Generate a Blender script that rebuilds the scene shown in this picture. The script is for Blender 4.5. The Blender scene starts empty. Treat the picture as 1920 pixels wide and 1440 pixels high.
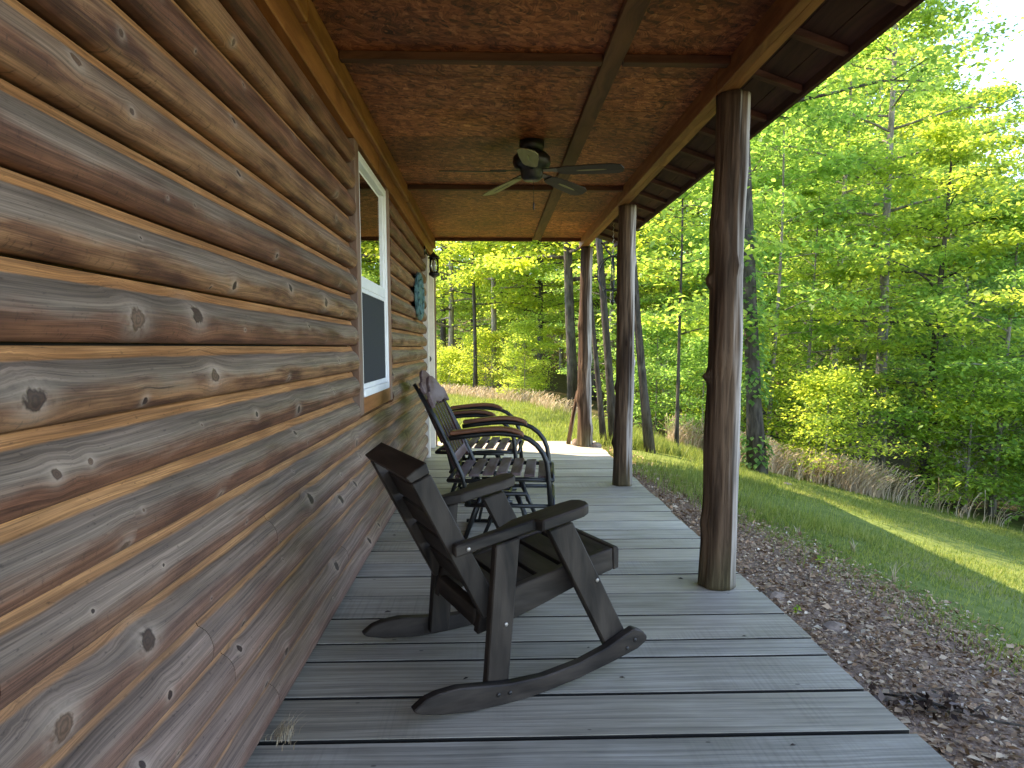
import bpy, bmesh, math, random
import numpy as np
from mathutils import Vector, Matrix, noise as mnoise
R = math.radians
S = bpy.context.scene
COL = S.collection
random.seed(7); RNG = np.random.default_rng(7)

# ---------------------------------------------------------------- camera, sky, sun, exposure
CAM_H = 1.12; FPX = 1250.0; PPX, PPY = 960.0, 781.0; YAW = 1.787; PITCH = 5.935
cd = bpy.data.cameras.new('camera'); cam = bpy.data.objects.new('camera', cd); COL.objects.link(cam)
cd.sensor_fit = 'HORIZONTAL'; cd.sensor_width = 36.0; cd.lens = FPX/1920*36.0
cd.shift_x = -(PPX-960)/1920; cd.shift_y = (PPY-720)/1920
cd.clip_start = 0.02; cd.clip_end = 1500
cam.location = (0, 0, CAM_H); cam.rotation_euler = (R(90-PITCH), 0, R(-YAW))
S.camera = cam

SUN_EL, SUN_AZ = 52.0, -64.0          # azimuth measured from +Y towards +X
W = bpy.data.worlds.new('World'); S.world = W; W.use_nodes = True
wn = W.node_tree; bg = wn.nodes['Background']
sky = wn.nodes.new('ShaderNodeTexSky'); sky.sky_type = 'NISHITA'; sky.sun_disc = False
sky.sun_elevation = R(SUN_EL); sky.sun_rotation = R(SUN_AZ); sky.air_density = 0.75; sky.dust_density = 0.1; sky.ozone_density = 2.5
wn.links.new(sky.outputs[0], bg.inputs[0]); bg.inputs[1].default_value = 0.15
sl = bpy.data.lights.new('sun', 'SUN'); sun = bpy.data.objects.new('sun', sl); COL.objects.link(sun)
sl.energy = 2.3; sl.angle = R(0.6); sl.color = (1.0, 0.93, 0.80)
sd = Vector((math.sin(R(SUN_AZ))*math.cos(R(SUN_EL)), math.cos(R(SUN_AZ))*math.cos(R(SUN_EL)), math.sin(R(SUN_EL))))
sun.rotation_euler = sd.to_track_quat('Z', 'Y').to_euler(); sun.location = (0, 0, 30)
V = S.view_settings; V.view_transform = 'Standard'; V.look = 'None'; V.gamma = 1.0; V.use_curve_mapping = False
V.exposure = 3.0
V.use_white_balance = True; V.white_balance_temperature = 7900; V.white_balance_tint = 18
S.render.engine = 'CYCLES'
S.cycles.max_bounces = 8; S.cycles.diffuse_bounces = 5; S.cycles.transmission_bounces = 6; S.cycles.transparent_max_bounces = 8
S.cycles.sample_clamp_indirect = 6.0

# ---------------------------------------------------------------- pixel helpers (direction only; depth from the surface met)
def _axes():
    y, p = R(YAW), R(PITCH)
    fw = Vector((math.sin(y)*math.cos(p), math.cos(y)*math.cos(p), -math.sin(p)))
    rt = Vector((math.cos(y), -math.sin(y), 0)); return fw, rt, rt.cross(fw)
FW, RT, UP = _axes()
def ray(px, py): return FW + RT*((px-PPX)/FPX) - UP*((py-PPY)/FPX)
def at_y(px, py, Y): d = ray(px, py); return Vector((0, 0, CAM_H)) + d*(Y/d.y)

# ---------------------------------------------------------------- material helpers
class NT:
    def __init__(s, name):
        s.m = bpy.data.materials.new(name); s.m.use_nodes = True; s.t = s.m.node_tree; s.t.nodes.clear()
        s.out = s.n('OutputMaterial')
    def n(s, typ, **kw):
        nd = s.t.nodes.new('ShaderNode'+typ)
        for k, v in kw.items(): setattr(nd, k, v)
        return nd
    def L(s, a, b): s.t.links.new(a, b)
    def put(s, sock, v):
        if hasattr(v, 'node'): s.L(v, sock)
        elif isinstance(v, (tuple, list)) and len(v) == 3 and sock.type == 'RGBA': sock.default_value = (*v, 1)
        else: sock.default_value = v
    def math(s, op, a, b=None, c=None, clamp=False):
        m = s.n('Math', operation=op); m.use_clamp = clamp
        s.put(m.inputs[0], a)
        if b is not None: s.put(m.inputs[1], b)
        if c is not None: s.put(m.inputs[2], c)
        return m.outputs[0]
    def smooth(s, v, a, b, lo=0.0, hi=1.0):
        m = s.n('MapRange', interpolation_type='SMOOTHSTEP')
        s.put(m.inputs[0], v); s.put(m.inputs[1], a); s.put(m.inputs[2], b); s.put(m.inputs[3], lo); s.put(m.inputs[4], hi)
        return m.outputs[0]
    def mix(s, f, a, b, blend='MIX'):
        m = s.n('Mix', data_type='RGBA', blend_type=blend)
        s.put(m.inputs[0], f); s.put(m.inputs[6], a); s.put(m.inputs[7], b); return m.outputs[2]
    def comb(s, x, y, z):
        m = s.n('CombineXYZ'); s.put(m.inputs[0], x); s.put(m.inputs[1], y); s.put(m.inputs[2], z); return m.outputs[0]
    def sep(s, v): m = s.n('SeparateXYZ'); s.L(v, m.inputs[0]); return m.outputs
    def noise(s, vec, scale=1.0, detail=3.0, rough=0.55, dist=0.0):
        m = s.n('TexNoise'); s.put(m.inputs['Vector'], vec); m.inputs['Scale'].default_value = scale
        m.inputs['Detail'].default_value = detail; m.inputs['Roughness'].default_value = rough; m.inputs['Distortion'].default_value = dist
        return m.outputs['Fac']
    def voro(s, vec, scale=1.0, feat='F1'):
        m = s.n('TexVoronoi', feature=feat); s.put(m.inputs['Vector'], vec); m.inputs['Scale'].default_value = scale; return m.outputs
    def ramp(s, f, stops):
        m = s.n('ValToRGB'); e = m.color_ramp.elements
        while len(e) < len(stops): e.new(0.5)
        for i, (p, c) in enumerate(stops): e[i].position = p; e[i].color = (*c, 1)
        s.put(m.inputs[0], f); return m.outputs[0]
    def objco(s): return s.n('TexCoord').outputs['Object']
    def rnd(s): return s.n('ObjectInfo').outputs['Random']
    def geo(s): return s.n('NewGeometry').outputs['Position']
    def attr(s, name): m = s.n('Attribute'); m.attribute_name = name; return m.outputs['Fac']
    def bump(s, h, strength=0.3, dist=0.01):
        m = s.n('Bump'); m.inputs['Strength'].default_value = strength; m.inputs['Distance'].default_value = dist; s.L(h, m.inputs['Height']); return m.outputs[0]
    def principled(s, color, rough=0.7, normal=None, spec=0.3, metal=0.0):
        p = s.n('BsdfPrincipled'); s.put(p.inputs['Base Color'], color); s.put(p.inputs['Roughness'], rough)
        p.inputs['Specular IOR Level'].default_value = spec; p.inputs['Metallic'].default_value = metal
        if normal is not None: s.L(normal, p.inputs['Normal'])
        return p.outputs[0]
    def done(s, shader): s.L(shader, s.out.inputs[0]); return s.m

def mat_plain(name, color, rough=0.6, spec=0.3, metal=0.0, var=0.25, scale=14.0):
    t = NT(name); n = t.noise(t.objco(), scale, 4)
    f = t.smooth(n, 0.25, 0.8, 1-var, 1+var)
    c = t.mix(1.0, color, t.comb(f, f, f), 'MULTIPLY')
    return t.done(t.principled(c, rough, t.bump(n, 0.15, 0.004), spec, metal))

def mat_wood(name, axis, dark, light, grey=None, rough=0.7, spec=0.25, fine=70.0, along=1.6, greyamt=0.5, bump=0.35):
    """timber with grain along the given local axis"""
    t = NT(name); o = t.sep(t.objco()); r = t.rnd()
    ax = 'xyz'.index(axis); oth = [i for i in range(3) if i != ax]
    ro = t.math('MULTIPLY', r, 57.0)
    a = t.math('MULTIPLY', o[ax], along); b = t.math('MULTIPLY', o[oth[0]], fine*0.35); c = t.math('MULTIPLY', o[oth[1]], fine*0.35)
    warp = t.noise(t.comb(t.math('ADD', t.math('MULTIPLY', o[ax], 2.2), ro), t.math('MULTIPLY', o[oth[0]], 5.0), t.math('MULTIPLY', o[oth[1]], 5.0)), 1.0, 2)
    b2 = t.math('ADD', b, t.math('MULTIPLY', warp, 5.0))
    g = t.noise(t.comb(t.math('ADD', a, ro), b2, c), 1.0, 5, 0.62)
    blotch = t.noise(t.comb(t.math('ADD', t.math('MULTIPLY', o[ax], 3.0), ro), t.math('MULTIPLY', o[oth[0]], 12.0), t.math('MULTIPLY', o[oth[1]], 12.0)), 1.0, 3)
    col = t.mix(t.smooth(g, 0.3, 0.72), dark, light)
    if grey: col = t.mix(t.math('MULTIPLY', t.smooth(blotch, 0.35, 0.68), greyamt), col, grey)
    f = t.math('MULTIPLY_ADD', r, 0.4, 0.8)
    col = t.mix(1.0, col, t.comb(f, f, f), 'MULTIPLY')
    return t.done(t.principled(col, rough, t.bump(g, bump, 0.003), spec))

PITCHL = 0.1225; LOG0 = 0.02
def mat_log():
    t = NT('weathered_log_siding'); o = t.sep(t.objco()); r = t.rnd(); gp = t.sep(t.geo())
    y = o[1]; z = o[2]; zc = t.math('DIVIDE', z, PITCHL)
    ro = t.math('MULTIPLY', r, 91.7)
    # knots: one feature per cell along the log, with its own height and size
    W1 = t.math('ADD', t.math('MULTIPLY', y, 2.7), ro)
    v = t.n('TexVoronoi', voronoi_dimensions='1D', feature='F1'); t.L(W1, v.inputs['W']); v.inputs['Scale'].default_value = 1.0
    Wk = v.outputs['W']
    h1 = t.n('TexWhiteNoise', noise_dimensions='1D'); t.L(Wk, h1.inputs['W']); h1 = t.sep(h1.outputs['Color'])
    zk = t.math('MULTIPLY_ADD', h1[0], 0.075, 0.012)
    rk = t.math('MULTIPLY_ADD', t.math('POWER', h1[1], 2.6), 0.0175, 0.0032)
    dy = t.math('MULTIPLY', t.math('DIVIDE', t.math('SUBTRACT', W1, Wk), 2.7), 0.8); dz = t.math('SUBTRACT', z, zk)
    wob = t.noise(t.comb(t.math('MULTIPLY', y, 60.0), t.math('MULTIPLY', z, 60.0), ro), 1.0, 2)
    d = t.math('SQRT', t.math('ADD', t.math('MULTIPLY', dy, dy), t.math('MULTIPLY', dz, dz)))
    dn = t.math('ADD', t.math('DIVIDE', d, rk), t.math('MULTIPLY_ADD', wob, 1.1, -0.55))
    halo = t.math('POWER', 2.718, t.math('MULTIPLY', t.math('MULTIPLY', dn, dn), -0.10))
    halo2 = t.math('POWER', 2.718, t.math('MULTIPLY', t.math('MULTIPLY', dn, dn), -0.30))
    core = t.smooth(dn, 0.75, 1.1, 1.0, 0.0)
    # grain flows round the knots
    zg = t.math('ADD', z, t.math('MULTIPLY', t.math('MULTIPLY', halo, dz), -0.55))
    wv = t.noise(t.comb(t.math('ADD', t.math('MULTIPLY', y, 1.3), ro), t.math('MULTIPLY', z, 4.0), 0.0), 1.0, 2)
    zg = t.math('ADD', zg, t.math('MULTIPLY', wv, 0.035))
    g1 = t.noise(t.comb(t.math('ADD', t.math('MULTIPLY', y, 1.2), ro), t.math('MULTIPLY', zg, 115.0), 3.0), 1.0, 5, 0.6)
    g2 = t.noise(t.comb(t.math('ADD', t.math('MULTIPLY', y, 5.0), ro), t.math('MULTIPLY', zg, 420.0), 9.0), 1.0, 3, 0.6)
    sp = t.noise(t.comb(t.math('ADD', t.math('MULTIPLY', y, 55.0), ro), t.math('MULTIPLY', z, 130.0), 1.0), 1.0, 3, 0.6)
    bl = t.noise(t.comb(t.math('ADD', t.math('MULTIPLY', y, 3.5), ro), t.math('MULTIPLY', z, 22.0), 5.0), 1.0, 4, 0.6)
    bl2 = t.noise(t.comb(t.math('ADD', t.math('MULTIPLY', y, 1.6), ro), t.math('MULTIPLY', z, 7.0), 8.0), 1.0, 3, 0.55)
    # stain left on the timber: brown below, bleached grey on the exposed shoulder, fresh orange on the covered lip
    stain = t.mix(t.smooth(bl, 0.3, 0.7), (0.070, 0.026, 0.0145), (0.19, 0.076, 0.040))
    stain = t.mix(t.smooth(bl2, 0.48, 0.75, 0.0, 0.7), stain, (0.25, 0.105, 0.048))
    grey = t.mix(t.smooth(bl2, 0.3, 0.7), (0.128, 0.096, 0.068), (0.215, 0.158, 0.118))
    stain = t.mix(t.math('MULTIPLY', t.smooth(r, 0.78, 0.82), t.smooth(bl, 0.35, 0.65, 0.0, 0.8)), stain, (0.29, 0.145, 0.065))
    high = t.smooth(gp[2], 1.4, 1.8, 0.92, 0.12)
    gm = t.math('MULTIPLY', t.smooth(t.math('ADD', t.math('MULTIPLY_ADD', bl, 0.8, zc), t.math('MULTIPLY', bl2, 0.5)), 0.92, 1.26), high)
    low = t.smooth(gp[2], 0.25, 0.95, 0.5, 0.0)
    gm = t.math('MAXIMUM', gm, t.math('MULTIPLY', low, t.smooth(bl2, 0.15, 0.6)))
    col = t.mix(gm, stain, grey)
    col = t.mix(t.math('MULTIPLY', t.smooth(gp[2], 0.2, 1.0, 0.35, 0.0), 1.0), col, (0.215, 0.125, 0.100))
    # weather cracks: thin dark checks along the grain
    ckn = t.noise(t.comb(t.math('ADD', t.math('MULTIPLY', y, 1.7), ro), t.math('MULTIPLY', zg, 95.0), 21.0), 1.0, 2, 0.5)
    chk = t.math('MULTIPLY', t.smooth(ckn, 0.70, 0.74), t.smooth(bl, 0.45, 0.6))
    col = t.mix(t.math('MULTIPLY', chk, 0.75), col, (0.03, 0.016, 0.01))
    lip = t.smooth(t.math('MULTIPLY_ADD', t.math('SUBTRACT', bl, 0.5), 0.09, zc), 0.80, 0.835)
    lipc = t.mix(t.smooth(bl, 0.35, 0.7), (0.29, 0.12, 0.042), (0.44, 0.205, 0.078))
    col = t.mix(t.math('MULTIPLY', lip, t.smooth(gp[2], 0.1, 1.1, 0.55, 1.0)), col, lipc)
    gf = t.math('MULTIPLY', t.smooth(g1, 0.3, 0.7, 0.66, 1.28), t.smooth(g2, 0.32, 0.68, 0.7, 1.28))
    fl = t.noise(t.comb(t.math('ADD', t.math('MULTIPLY', y, 95.0), ro), t.math('MULTIPLY', z, 38.0), 2.0), 1.0, 4, 0.7)
    fleck = t.math('MULTIPLY', t.smooth(fl, 0.56, 0.70), t.smooth(zc, 0.15, 0.55, 0.6, 0.0))
    gf = t.math('MULTIPLY', gf, t.math('SUBTRACT', 1.0, fleck))
    gf = t.math('MULTIPLY', gf, t.smooth(sp, 0.60, 0.74, 1.0, 0.55))
    col = t.mix(1.0, col, t.comb(gf, gf, gf), 'MULTIPLY')
    col = t.mix(t.math('MULTIPLY', t.math('MULTIPLY', halo2, t.smooth(wob, 0.25, 0.65, 0.25, 1.0)), 0.72), col, (0.40, 0.30, 0.225))
    kr = t.math('MULTIPLY_ADD', t.math('SINE', t.math('MULTIPLY', dn, 14.0)), 0.25, 0.85)
    kc = t.mix(t.smooth(h1[2], 0.25, 0.5), (0.13, 0.07, 0.042), (0.028, 0.012, 0.009))
    kc = t.mix(1.0, kc, t.comb(kr, kr, kr), 'MULTIPLY')
    col = t.mix(t.math('MULTIPLY', core, 0.93), col, kc)
    hgt = t.math('ADD', t.math('MULTIPLY', g1, 0.6), t.math('MULTIPLY', g2, 0.25))
    hgt = t.math('SUBTRACT', hgt, t.math('MULTIPLY', core, 0.5))
    return t.done(t.principled(col, t.smooth(g1, 0.3, 0.7, 0.62, 0.5), t.bump(hgt, 0.5, 0.004), 0.32))

def mat_deck():
    t = NT('weathered_deck_plank'); o = t.sep(t.objco()); r = t.rnd(); ro = t.math('MULTIPLY', r, 83.0)
    x, y = o[0], o[1]
    wv = t.noise(t.comb(t.math('ADD', t.math('MULTIPLY', x, 0.9), ro), t.math('MULTIPLY', y, 3.0), 0.0), 1.0, 2)
    yy = t.math('ADD', y, t.math('MULTIPLY', wv, 0.05))
    g1 = t.noise(t.comb(t.math('ADD', t.math('MULTIPLY', x, 1.1), ro), t.math('MULTIPLY', yy, 75.0), 2.0), 1.0, 5, 0.65)
    g2 = t.noise(t.comb(t.math('ADD', t.math('MULTIPLY', x, 9.0), ro), t.math('MULTIPLY', yy, 300.0), 4.0), 1.0, 3, 0.6)
    bl = t.noise(t.comb(t.math('ADD', t.math('MULTIPLY', x, 2.2), ro), t.math('MULTIPLY', y, 5.0), 6.0), 1.0, 4, 0.6)
    col = t.mix(t.smooth(bl, 0.3, 0.72), (0.36, 0.325, 0.25), (0.53, 0.485, 0.395))
    col = t.mix(t.smooth(t.noise(t.comb(t.math('MULTIPLY', x, 1.4), ro, t.math('MULTIPLY', y, 2.0)), 1.0, 3), 0.55, 0.75, 0.0, 0.45), col, (0.22, 0.215, 0.125))
    tone = t.n('TexWhiteNoise', noise_dimensions='1D'); t.L(ro, tone.inputs['W'])
    col = t.mix(t.math('MULTIPLY', tone.outputs['Value'], 0.55), col, (0.43, 0.365, 0.255))
    f = t.math('MULTIPLY', t.smooth(g1, 0.3, 0.7, 0.62, 1.24), t.smooth(g2, 0.3, 0.7, 0.9, 1.08))
    crack = t.smooth(t.noise(t.comb(t.math('ADD', t.math('MULTIPLY', x, 0.55), ro), t.math('MULTIPLY', yy, 42.0), 11.0), 1.0, 2), 0.74, 0.79)
    f = t.math('MULTIPLY', f, t.math('MULTIPLY_ADD', crack, -0.6, 1.0))
    saw = t.noise(t.comb(t.math('MULTIPLY', x, 95.0), t.math('MULTIPLY', y, 1.5), ro), 1.0, 2)
    sm = t.smooth(t.noise(t.comb(t.math('MULTIPLY', x, 1.1), t.math('MULTIPLY', y, 1.3), ro), 1.0, 2), 0.5, 0.62)
    f = t.math('MULTIPLY', f, t.math('SUBTRACT', 1.0, t.math('MULTIPLY', sm, t.smooth(saw, 0.45, 0.62, 0.0, 0.14))))
    f = t.math('MULTIPLY', f, t.math('MULTIPLY_ADD', r, 0.42, 0.78))
    dots = t.voro(t.comb(t.math('ADD', t.math('MULTIPLY', x, 5.0), ro), t.math('MULTIPLY', y, 9.0), 0.0), 1.0)[0]
    f = t.math('MULTIPLY', f, t.smooth(dots, 0.035, 0.055, 0.45, 1.0))
    col = t.mix(1.0, col, t.comb(f, f, f), 'MULTIPLY')
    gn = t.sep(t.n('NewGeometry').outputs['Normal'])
    col = t.mix(t.smooth(t.math('ABSOLUTE', gn[1]), 0.75, 0.9), col, (0.030, 0.028, 0.022))      # plank sides painted near black so the gaps read as shade
    h = t.math('SUBTRACT', t.math('ADD', g1, t.math('MULTIPLY', g2, 0.4)), crack)
    return t.done(t.principled(col, 0.62, t.bump(h, 0.45, 0.003), 0.3))

def mat_osb():
    t = NT('strand_board'); o = t.objco(); s = t.sep(o); r = t.rnd()
    ro = t.math('MULTIPLY', r, 31.0)
    w = t.noise(o, 5.0, 2)
    ang = t.math('MULTIPLY', t.noise(t.comb(s[0], s[1], ro), 7.0, 1), 9.0)
    ca, sa = t.math('COSINE', ang), t.math('SINE', ang)
    rx = t.math('ADD', t.math('MULTIPLY', s[0], ca), t.math('MULTIPLY', s[1], sa))
    ry = t.math('SUBTRACT', t.math('MULTIPLY', s[1], ca), t.math('MULTIPLY', s[0], sa))
    v1 = t.voro(t.comb(t.math('MULTIPLY', t.math('ADD', s[0], t.math('MULTIPLY', s[1], 0.6)), 26.0), t.math('MULTIPLY', t.math('SUBTRACT', s[1], t.math('MULTIPLY', s[0], 0.6)), 44.0), ro), 1.0)
    v2 = t.voro(t.comb(t.math('MULTIPLY', rx, 55.0), t.math('MULTIPLY', ry, 18.0), ro), 1.0)
    a, b = t.sep(v1[1])[0], t.sep(v2[1])[1]
    k = t.math('ADD', t.math('MULTIPLY', a, 0.45), t.math('MULTIPLY', b, 0.4))
    fi = t.noise(t.comb(t.math('MULTIPLY', rx, 70.0), t.math('MULTIPLY', ry, 120.0), ro), 1.0, 4, 0.65)
    k = t.math('ADD', k, t.math('MULTIPLY_ADD', fi, 0.9, -0.45))
    col = t.ramp(k, [(0.05, (0.055, 0.012, 0.005)), (0.32, (0.20, 0.050, 0.017)), (0.6, (0.38, 0.108, 0.038)), (0.95, (0.66, 0.26, 0.11))])
    big = t.math('MULTIPLY', t.smooth(t.noise(t.comb(s[0], s[1], ro), 1.7, 4), 0.3, 0.7, 0.62, 1.2), t.math('MULTIPLY_ADD', r, 0.35, 0.82))
    col = t.mix(1.0, col, t.comb(big, big, big), 'MULTIPLY')
    return t.done(t.principled(col, 0.6, t.bump(k, 0.25, 0.004), 0.25))

def mat_post():
    t = NT('peeled_cedar'); o = t.sep(t.objco()); r = t.rnd(); ro = t.math('MULTIPLY', r, 40.0)
    x, y, z = o
    g = t.noise(t.comb(t.math('MULTIPLY', x, 42.0), t.math('MULTIPLY', y, 42.0), t.math('ADD', t.math('MULTIPLY', z, 2.4), ro)), 1.0, 5, 0.62, 0.4)
    b = t.noise(t.comb(t.math('MULTIPLY', x, 12.0), t.math('MULTIPLY', y, 12.0), t.math('ADD', t.math('MULTIPLY', z, 1.1), ro)), 1.0, 3)
    gn = t.sep(t.n('NewGeometry').outputs['Normal'])
    col = t.mix(t.smooth(b, 0.35, 0.65), (0.05, 0.030, 0.019), (0.14, 0.088, 0.054))
    sky_side = t.smooth(t.math('ADD', gn[0], t.math('MULTIPLY_ADD', b, 0.9, -0.45)), 0.18, 0.8)      # open side painted paler, standing in for the sky light on it
    col = t.mix(t.math('MULTIPLY', sky_side, 0.85), col, (0.40, 0.355, 0.31))
    foot = t.smooth(t.math('ADD', z, t.math('MULTIPLY', b, 0.25)), 0.12, 0.42, 1.0, 0.0)
    col = t.mix(t.math('MULTIPLY', foot, 0.55), col, (0.075, 0.07, 0.032))
    f = t.smooth(g, 0.3, 0.7, 0.42, 1.35)
    col = t.mix(1.0, col, t.comb(f, f, f), 'MULTIPLY')
    return t.done(t.principled(col, 0.88, t.bump(g, 0.9, 0.010), 0.12))

def mat_bark(name, c1, c2):
    t = NT(name); o = t.sep(t.objco())
    g = t.noise(t.comb(t.math('MULTIPLY', o[0], 22.0), t.math('MULTIPLY', o[1], 22.0), t.math('MULTIPLY', o[2], 4.5)), 1.0, 5, 0.65, 0.6)
    m = t.smooth(t.noise(t.objco(), 2.2, 3), 0.5, 0.72, 0.0, 0.5)
    col = t.mix(t.smooth(g, 0.32, 0.68), c1, c2); col = t.mix(m, col, (0.16, 0.165, 0.125))
    return t.done(t.principled(col, 0.85, t.bump(g, 0.8, 0.02), 0.15))

def mat_leaf(name, c_dark, c_mid, c_light, trans, tfac=0.45, objcol=True):
    t = NT(name); a = t.attr('rnd')
    col = t.ramp(a, [(0.0, c_dark), (0.5, c_mid), (1.0, c_light)])
    tr = t.mix(t.smooth(a, 0.1, 0.9), (trans[0]*0.38, trans[1]*0.5, trans[2]*0.5), trans)
    if objcol:
        oc = t.n('ObjectInfo').outputs['Color']
        col = t.mix(1.0, col, oc, 'MULTIPLY'); tr = t.mix(1.0, tr, oc, 'MULTIPLY')
    p = t.principled(col, 0.5, None, 0.35)
    tb = t.n('BsdfTranslucent'); t.put(tb.inputs[0], tr)
    mx = t.n('MixShader'); mx.inputs[0].default_value = tfac; t.L(p, mx.inputs[1]); t.L(tb.outputs[0], mx.inputs[2])
    return t.done(mx.outputs[0])

def mat_ramp(name, stops, rough=0.8, tfac=0.0, trans=(0, 0, 0)):
    t = NT(name); a = t.attr('rnd'); col = t.ramp(a, stops); p = t.principled(col, rough, None, 0.2)
    if tfac:
        tb = t.n('BsdfTranslucent'); t.put(tb.inputs[0], trans); mx = t.n('MixShader'); mx.inputs[0].default_value = tfac
        t.L(p, mx.inputs[1]); t.L(tb.outputs[0], mx.inputs[2]); p = mx.outputs[0]
    return t.done(p)

def mat_glass():
    t = NT('window_glass'); f = t.n('Fresnel'); f.inputs[0].default_value = 1.52
    g = t.n('BsdfGlossy'); g.inputs['Roughness'].default_value = 0.015; g.inputs[0].default_value = (1, 1, 1, 1)
    tr = t.n('BsdfTransparent'); tr.inputs[0].default_value = (0.8, 0.85, 0.85, 1)
    f2 = t.math('MULTIPLY', f.outputs[0], 1.7, clamp=True)
    mx = t.n('MixShader'); t.L(f2, mx.inputs[0]); t.L(tr.outputs[0], mx.inputs[1]); t.L(g.outputs[0], mx.inputs[2])
    return t.done(mx.outputs[0])

# ---------------------------------------------------------------- ground shape
def sp(v, w=0.35):                       # soft ramp
    return w*math.log1p(math.exp(min(40, v/w)))
def gz(x, y):
    if -9.3 < x < 1.17 and y < 7.82: return -0.42
    z = -0.065 - 0.02*sp(x-1.24, 0.1)
    z -= 0.235*sp(x-1.95) - 0.125*sp(x-8.0, 1.0)
    if y > 7.6: z -= 0.012*min(y-7.6, 30)
    if y > 30: z += 0.22*min(y-30, 60)
    if x > 1.3 or y > 7.7: z += 0.028*mnoise.noise(Vector((x*0.9, y*0.9, 0.3))) + 0.012*mnoise.noise(Vector((x*3.1, y*3.1, 4.0)))
    return z
def at_ground(px, py):
    d = ray(px, py); p = Vector((0, 0, CAM_H)); tt = 0.5
    while tt < 200:
        q = p + d*tt
        if q.z < gz(q.x, q.y): return q
        tt += 0.02 if tt < 20 else 0.1
    return p + d*40
def mulch_edge(y): return 2.62 - 0.158*y + 0.12*mnoise.noise(Vector((y*1.7, 0, 0)))

def mat_ground():
    t = NT('yard_ground'); g = t.geo(); s = t.sep(g); x, y = s[0], s[1]
    n = t.noise(g, 1.1, 4); n2 = t.noise(g, 9.0, 4, 0.6); n3 = t.noise(g, 45.0, 3, 0.65)
    grass = t.mix(t.smooth(n2, 0.3, 0.7), (0.085, 0.125, 0.028), (0.15, 0.185, 0.045))
    grass = t.mix(t.smooth(n, 0.55, 0.75, 0.0, 0.7), grass, (0.22, 0.18, 0.095))
    mul = t.mix(t.smooth(n3, 0.3, 0.7), (0.14, 0.09, 0.06), (0.34, 0.235, 0.165))
    mul = t.mix(t.smooth(n2, 0.5, 0.75), mul, (0.15, 0.115, 0.085))
    edge = t.math('SUBTRACT', x, t.math('MULTIPLY_ADD', y, -0.158, 2.62))
    m = t.smooth(t.math('ADD', edge, t.math('MULTIPLY_ADD', n2, 0.7, -0.35)), -0.16, 0.14)
    m = t.math('MAXIMUM', m, t.smooth(y, 7.6, 8.0))
    col = t.mix(m, mul, grass)
    # litter under the trees
    fe = t.smooth(t.math('ADD', t.math('ADD', t.math('MULTIPLY', x, 0.28), t.math('MULTIPLY', y, 0.9)), t.math('MULTIPLY', n, 2.0)), 10.6, 12.4)
    fe = t.math('MULTIPLY', fe, t.smooth(x, 1.0, 2.6))
    fe = t.math('MAXIMUM', fe, t.smooth(y, 18.5, 21.0))
    col = t.mix(fe, col, t.mix(t.smooth(n2, 0.35, 0.7), (0.05, 0.045, 0.02), (0.13, 0.095, 0.05)))
    return t.done(t.principled(col, 0.9, t.bump(t.math('ADD', n2, t.math('MULTIPLY', n3, 0.5)), 0.6, 0.03), 0.1))

# ---------------------------------------------------------------- mesh helpers
def link(name, me, mat, parent=None, loc=None, rot=None):
    o = bpy.data.objects.new(name, me); COL.objects.link(o)
    if mat is not None and me is not None:
        if not me.materials: me.materials.append(mat)
    if parent: o.parent = parent
    if loc: o.location = loc
    if rot: o.rotation_euler = rot
    return o
def mk(name, verts, faces, smooth=False):
    me = bpy.data.meshes.new(name); me.from_pydata([tuple(v) for v in verts], [], [tuple(f) for f in faces]); me.update()
    if smooth: me.polygons.foreach_set('use_smooth', [True]*len(me.polygons))
    return me
def empty(name, loc, label, cat, rotz=0, group=None):
    o = bpy.data.objects.new(name, None); COL.objects.link(o); o.location = loc; o.rotation_euler = (0, 0, rotz); o.empty_display_size = 0.1
    o['label'] = label; o['category'] = cat
    if group: o['group'] = group
    return o
def tag(o, label, cat, group=None):
    o['label'] = label; o['category'] = cat
    if group: o['group'] = group
    return o
def bev(bm, w, seg=1):
    if w > 0: bmesh.ops.bevel(bm, geom=list(bm.edges), offset=w, segments=seg, affect='EDGES', profile=0.5, clamp_overlap=True)
def from_bm(name, bm, smooth=False):
    me = bpy.data.meshes.new(name); bmesh.ops.recalc_face_normals(bm, faces=bm.faces); bm.to_mesh(me); bm.free()
    if smooth: me.polygons.foreach_set('use_smooth', [True]*len(me.polygons))
    return me
def box(name, x0, x1, y0, y1, z0, z1, mat, parent=None, b=0.003, center=True):
    c = Vector(((x0+x1)/2, (y0+y1)/2, (z0+z1)/2)) if center else Vector((0, 0, 0))
    bm = bmesh.new(); vs = [bm.verts.new(Vector((x, y, z))-c) for x in (x0, x1) for y in (y0, y1) for z in (z0, z1)]
    for f in ((0, 1, 3, 2), (4, 6, 7, 5), (0, 4, 5, 1), (2, 3, 7, 6), (0, 2, 6, 4), (1, 5, 7, 3)): bm.faces.new([vs[i] for i in f])
    bev(bm, b)
    return link(name, from_bm(name, bm), mat, parent, c if center else None)
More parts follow.
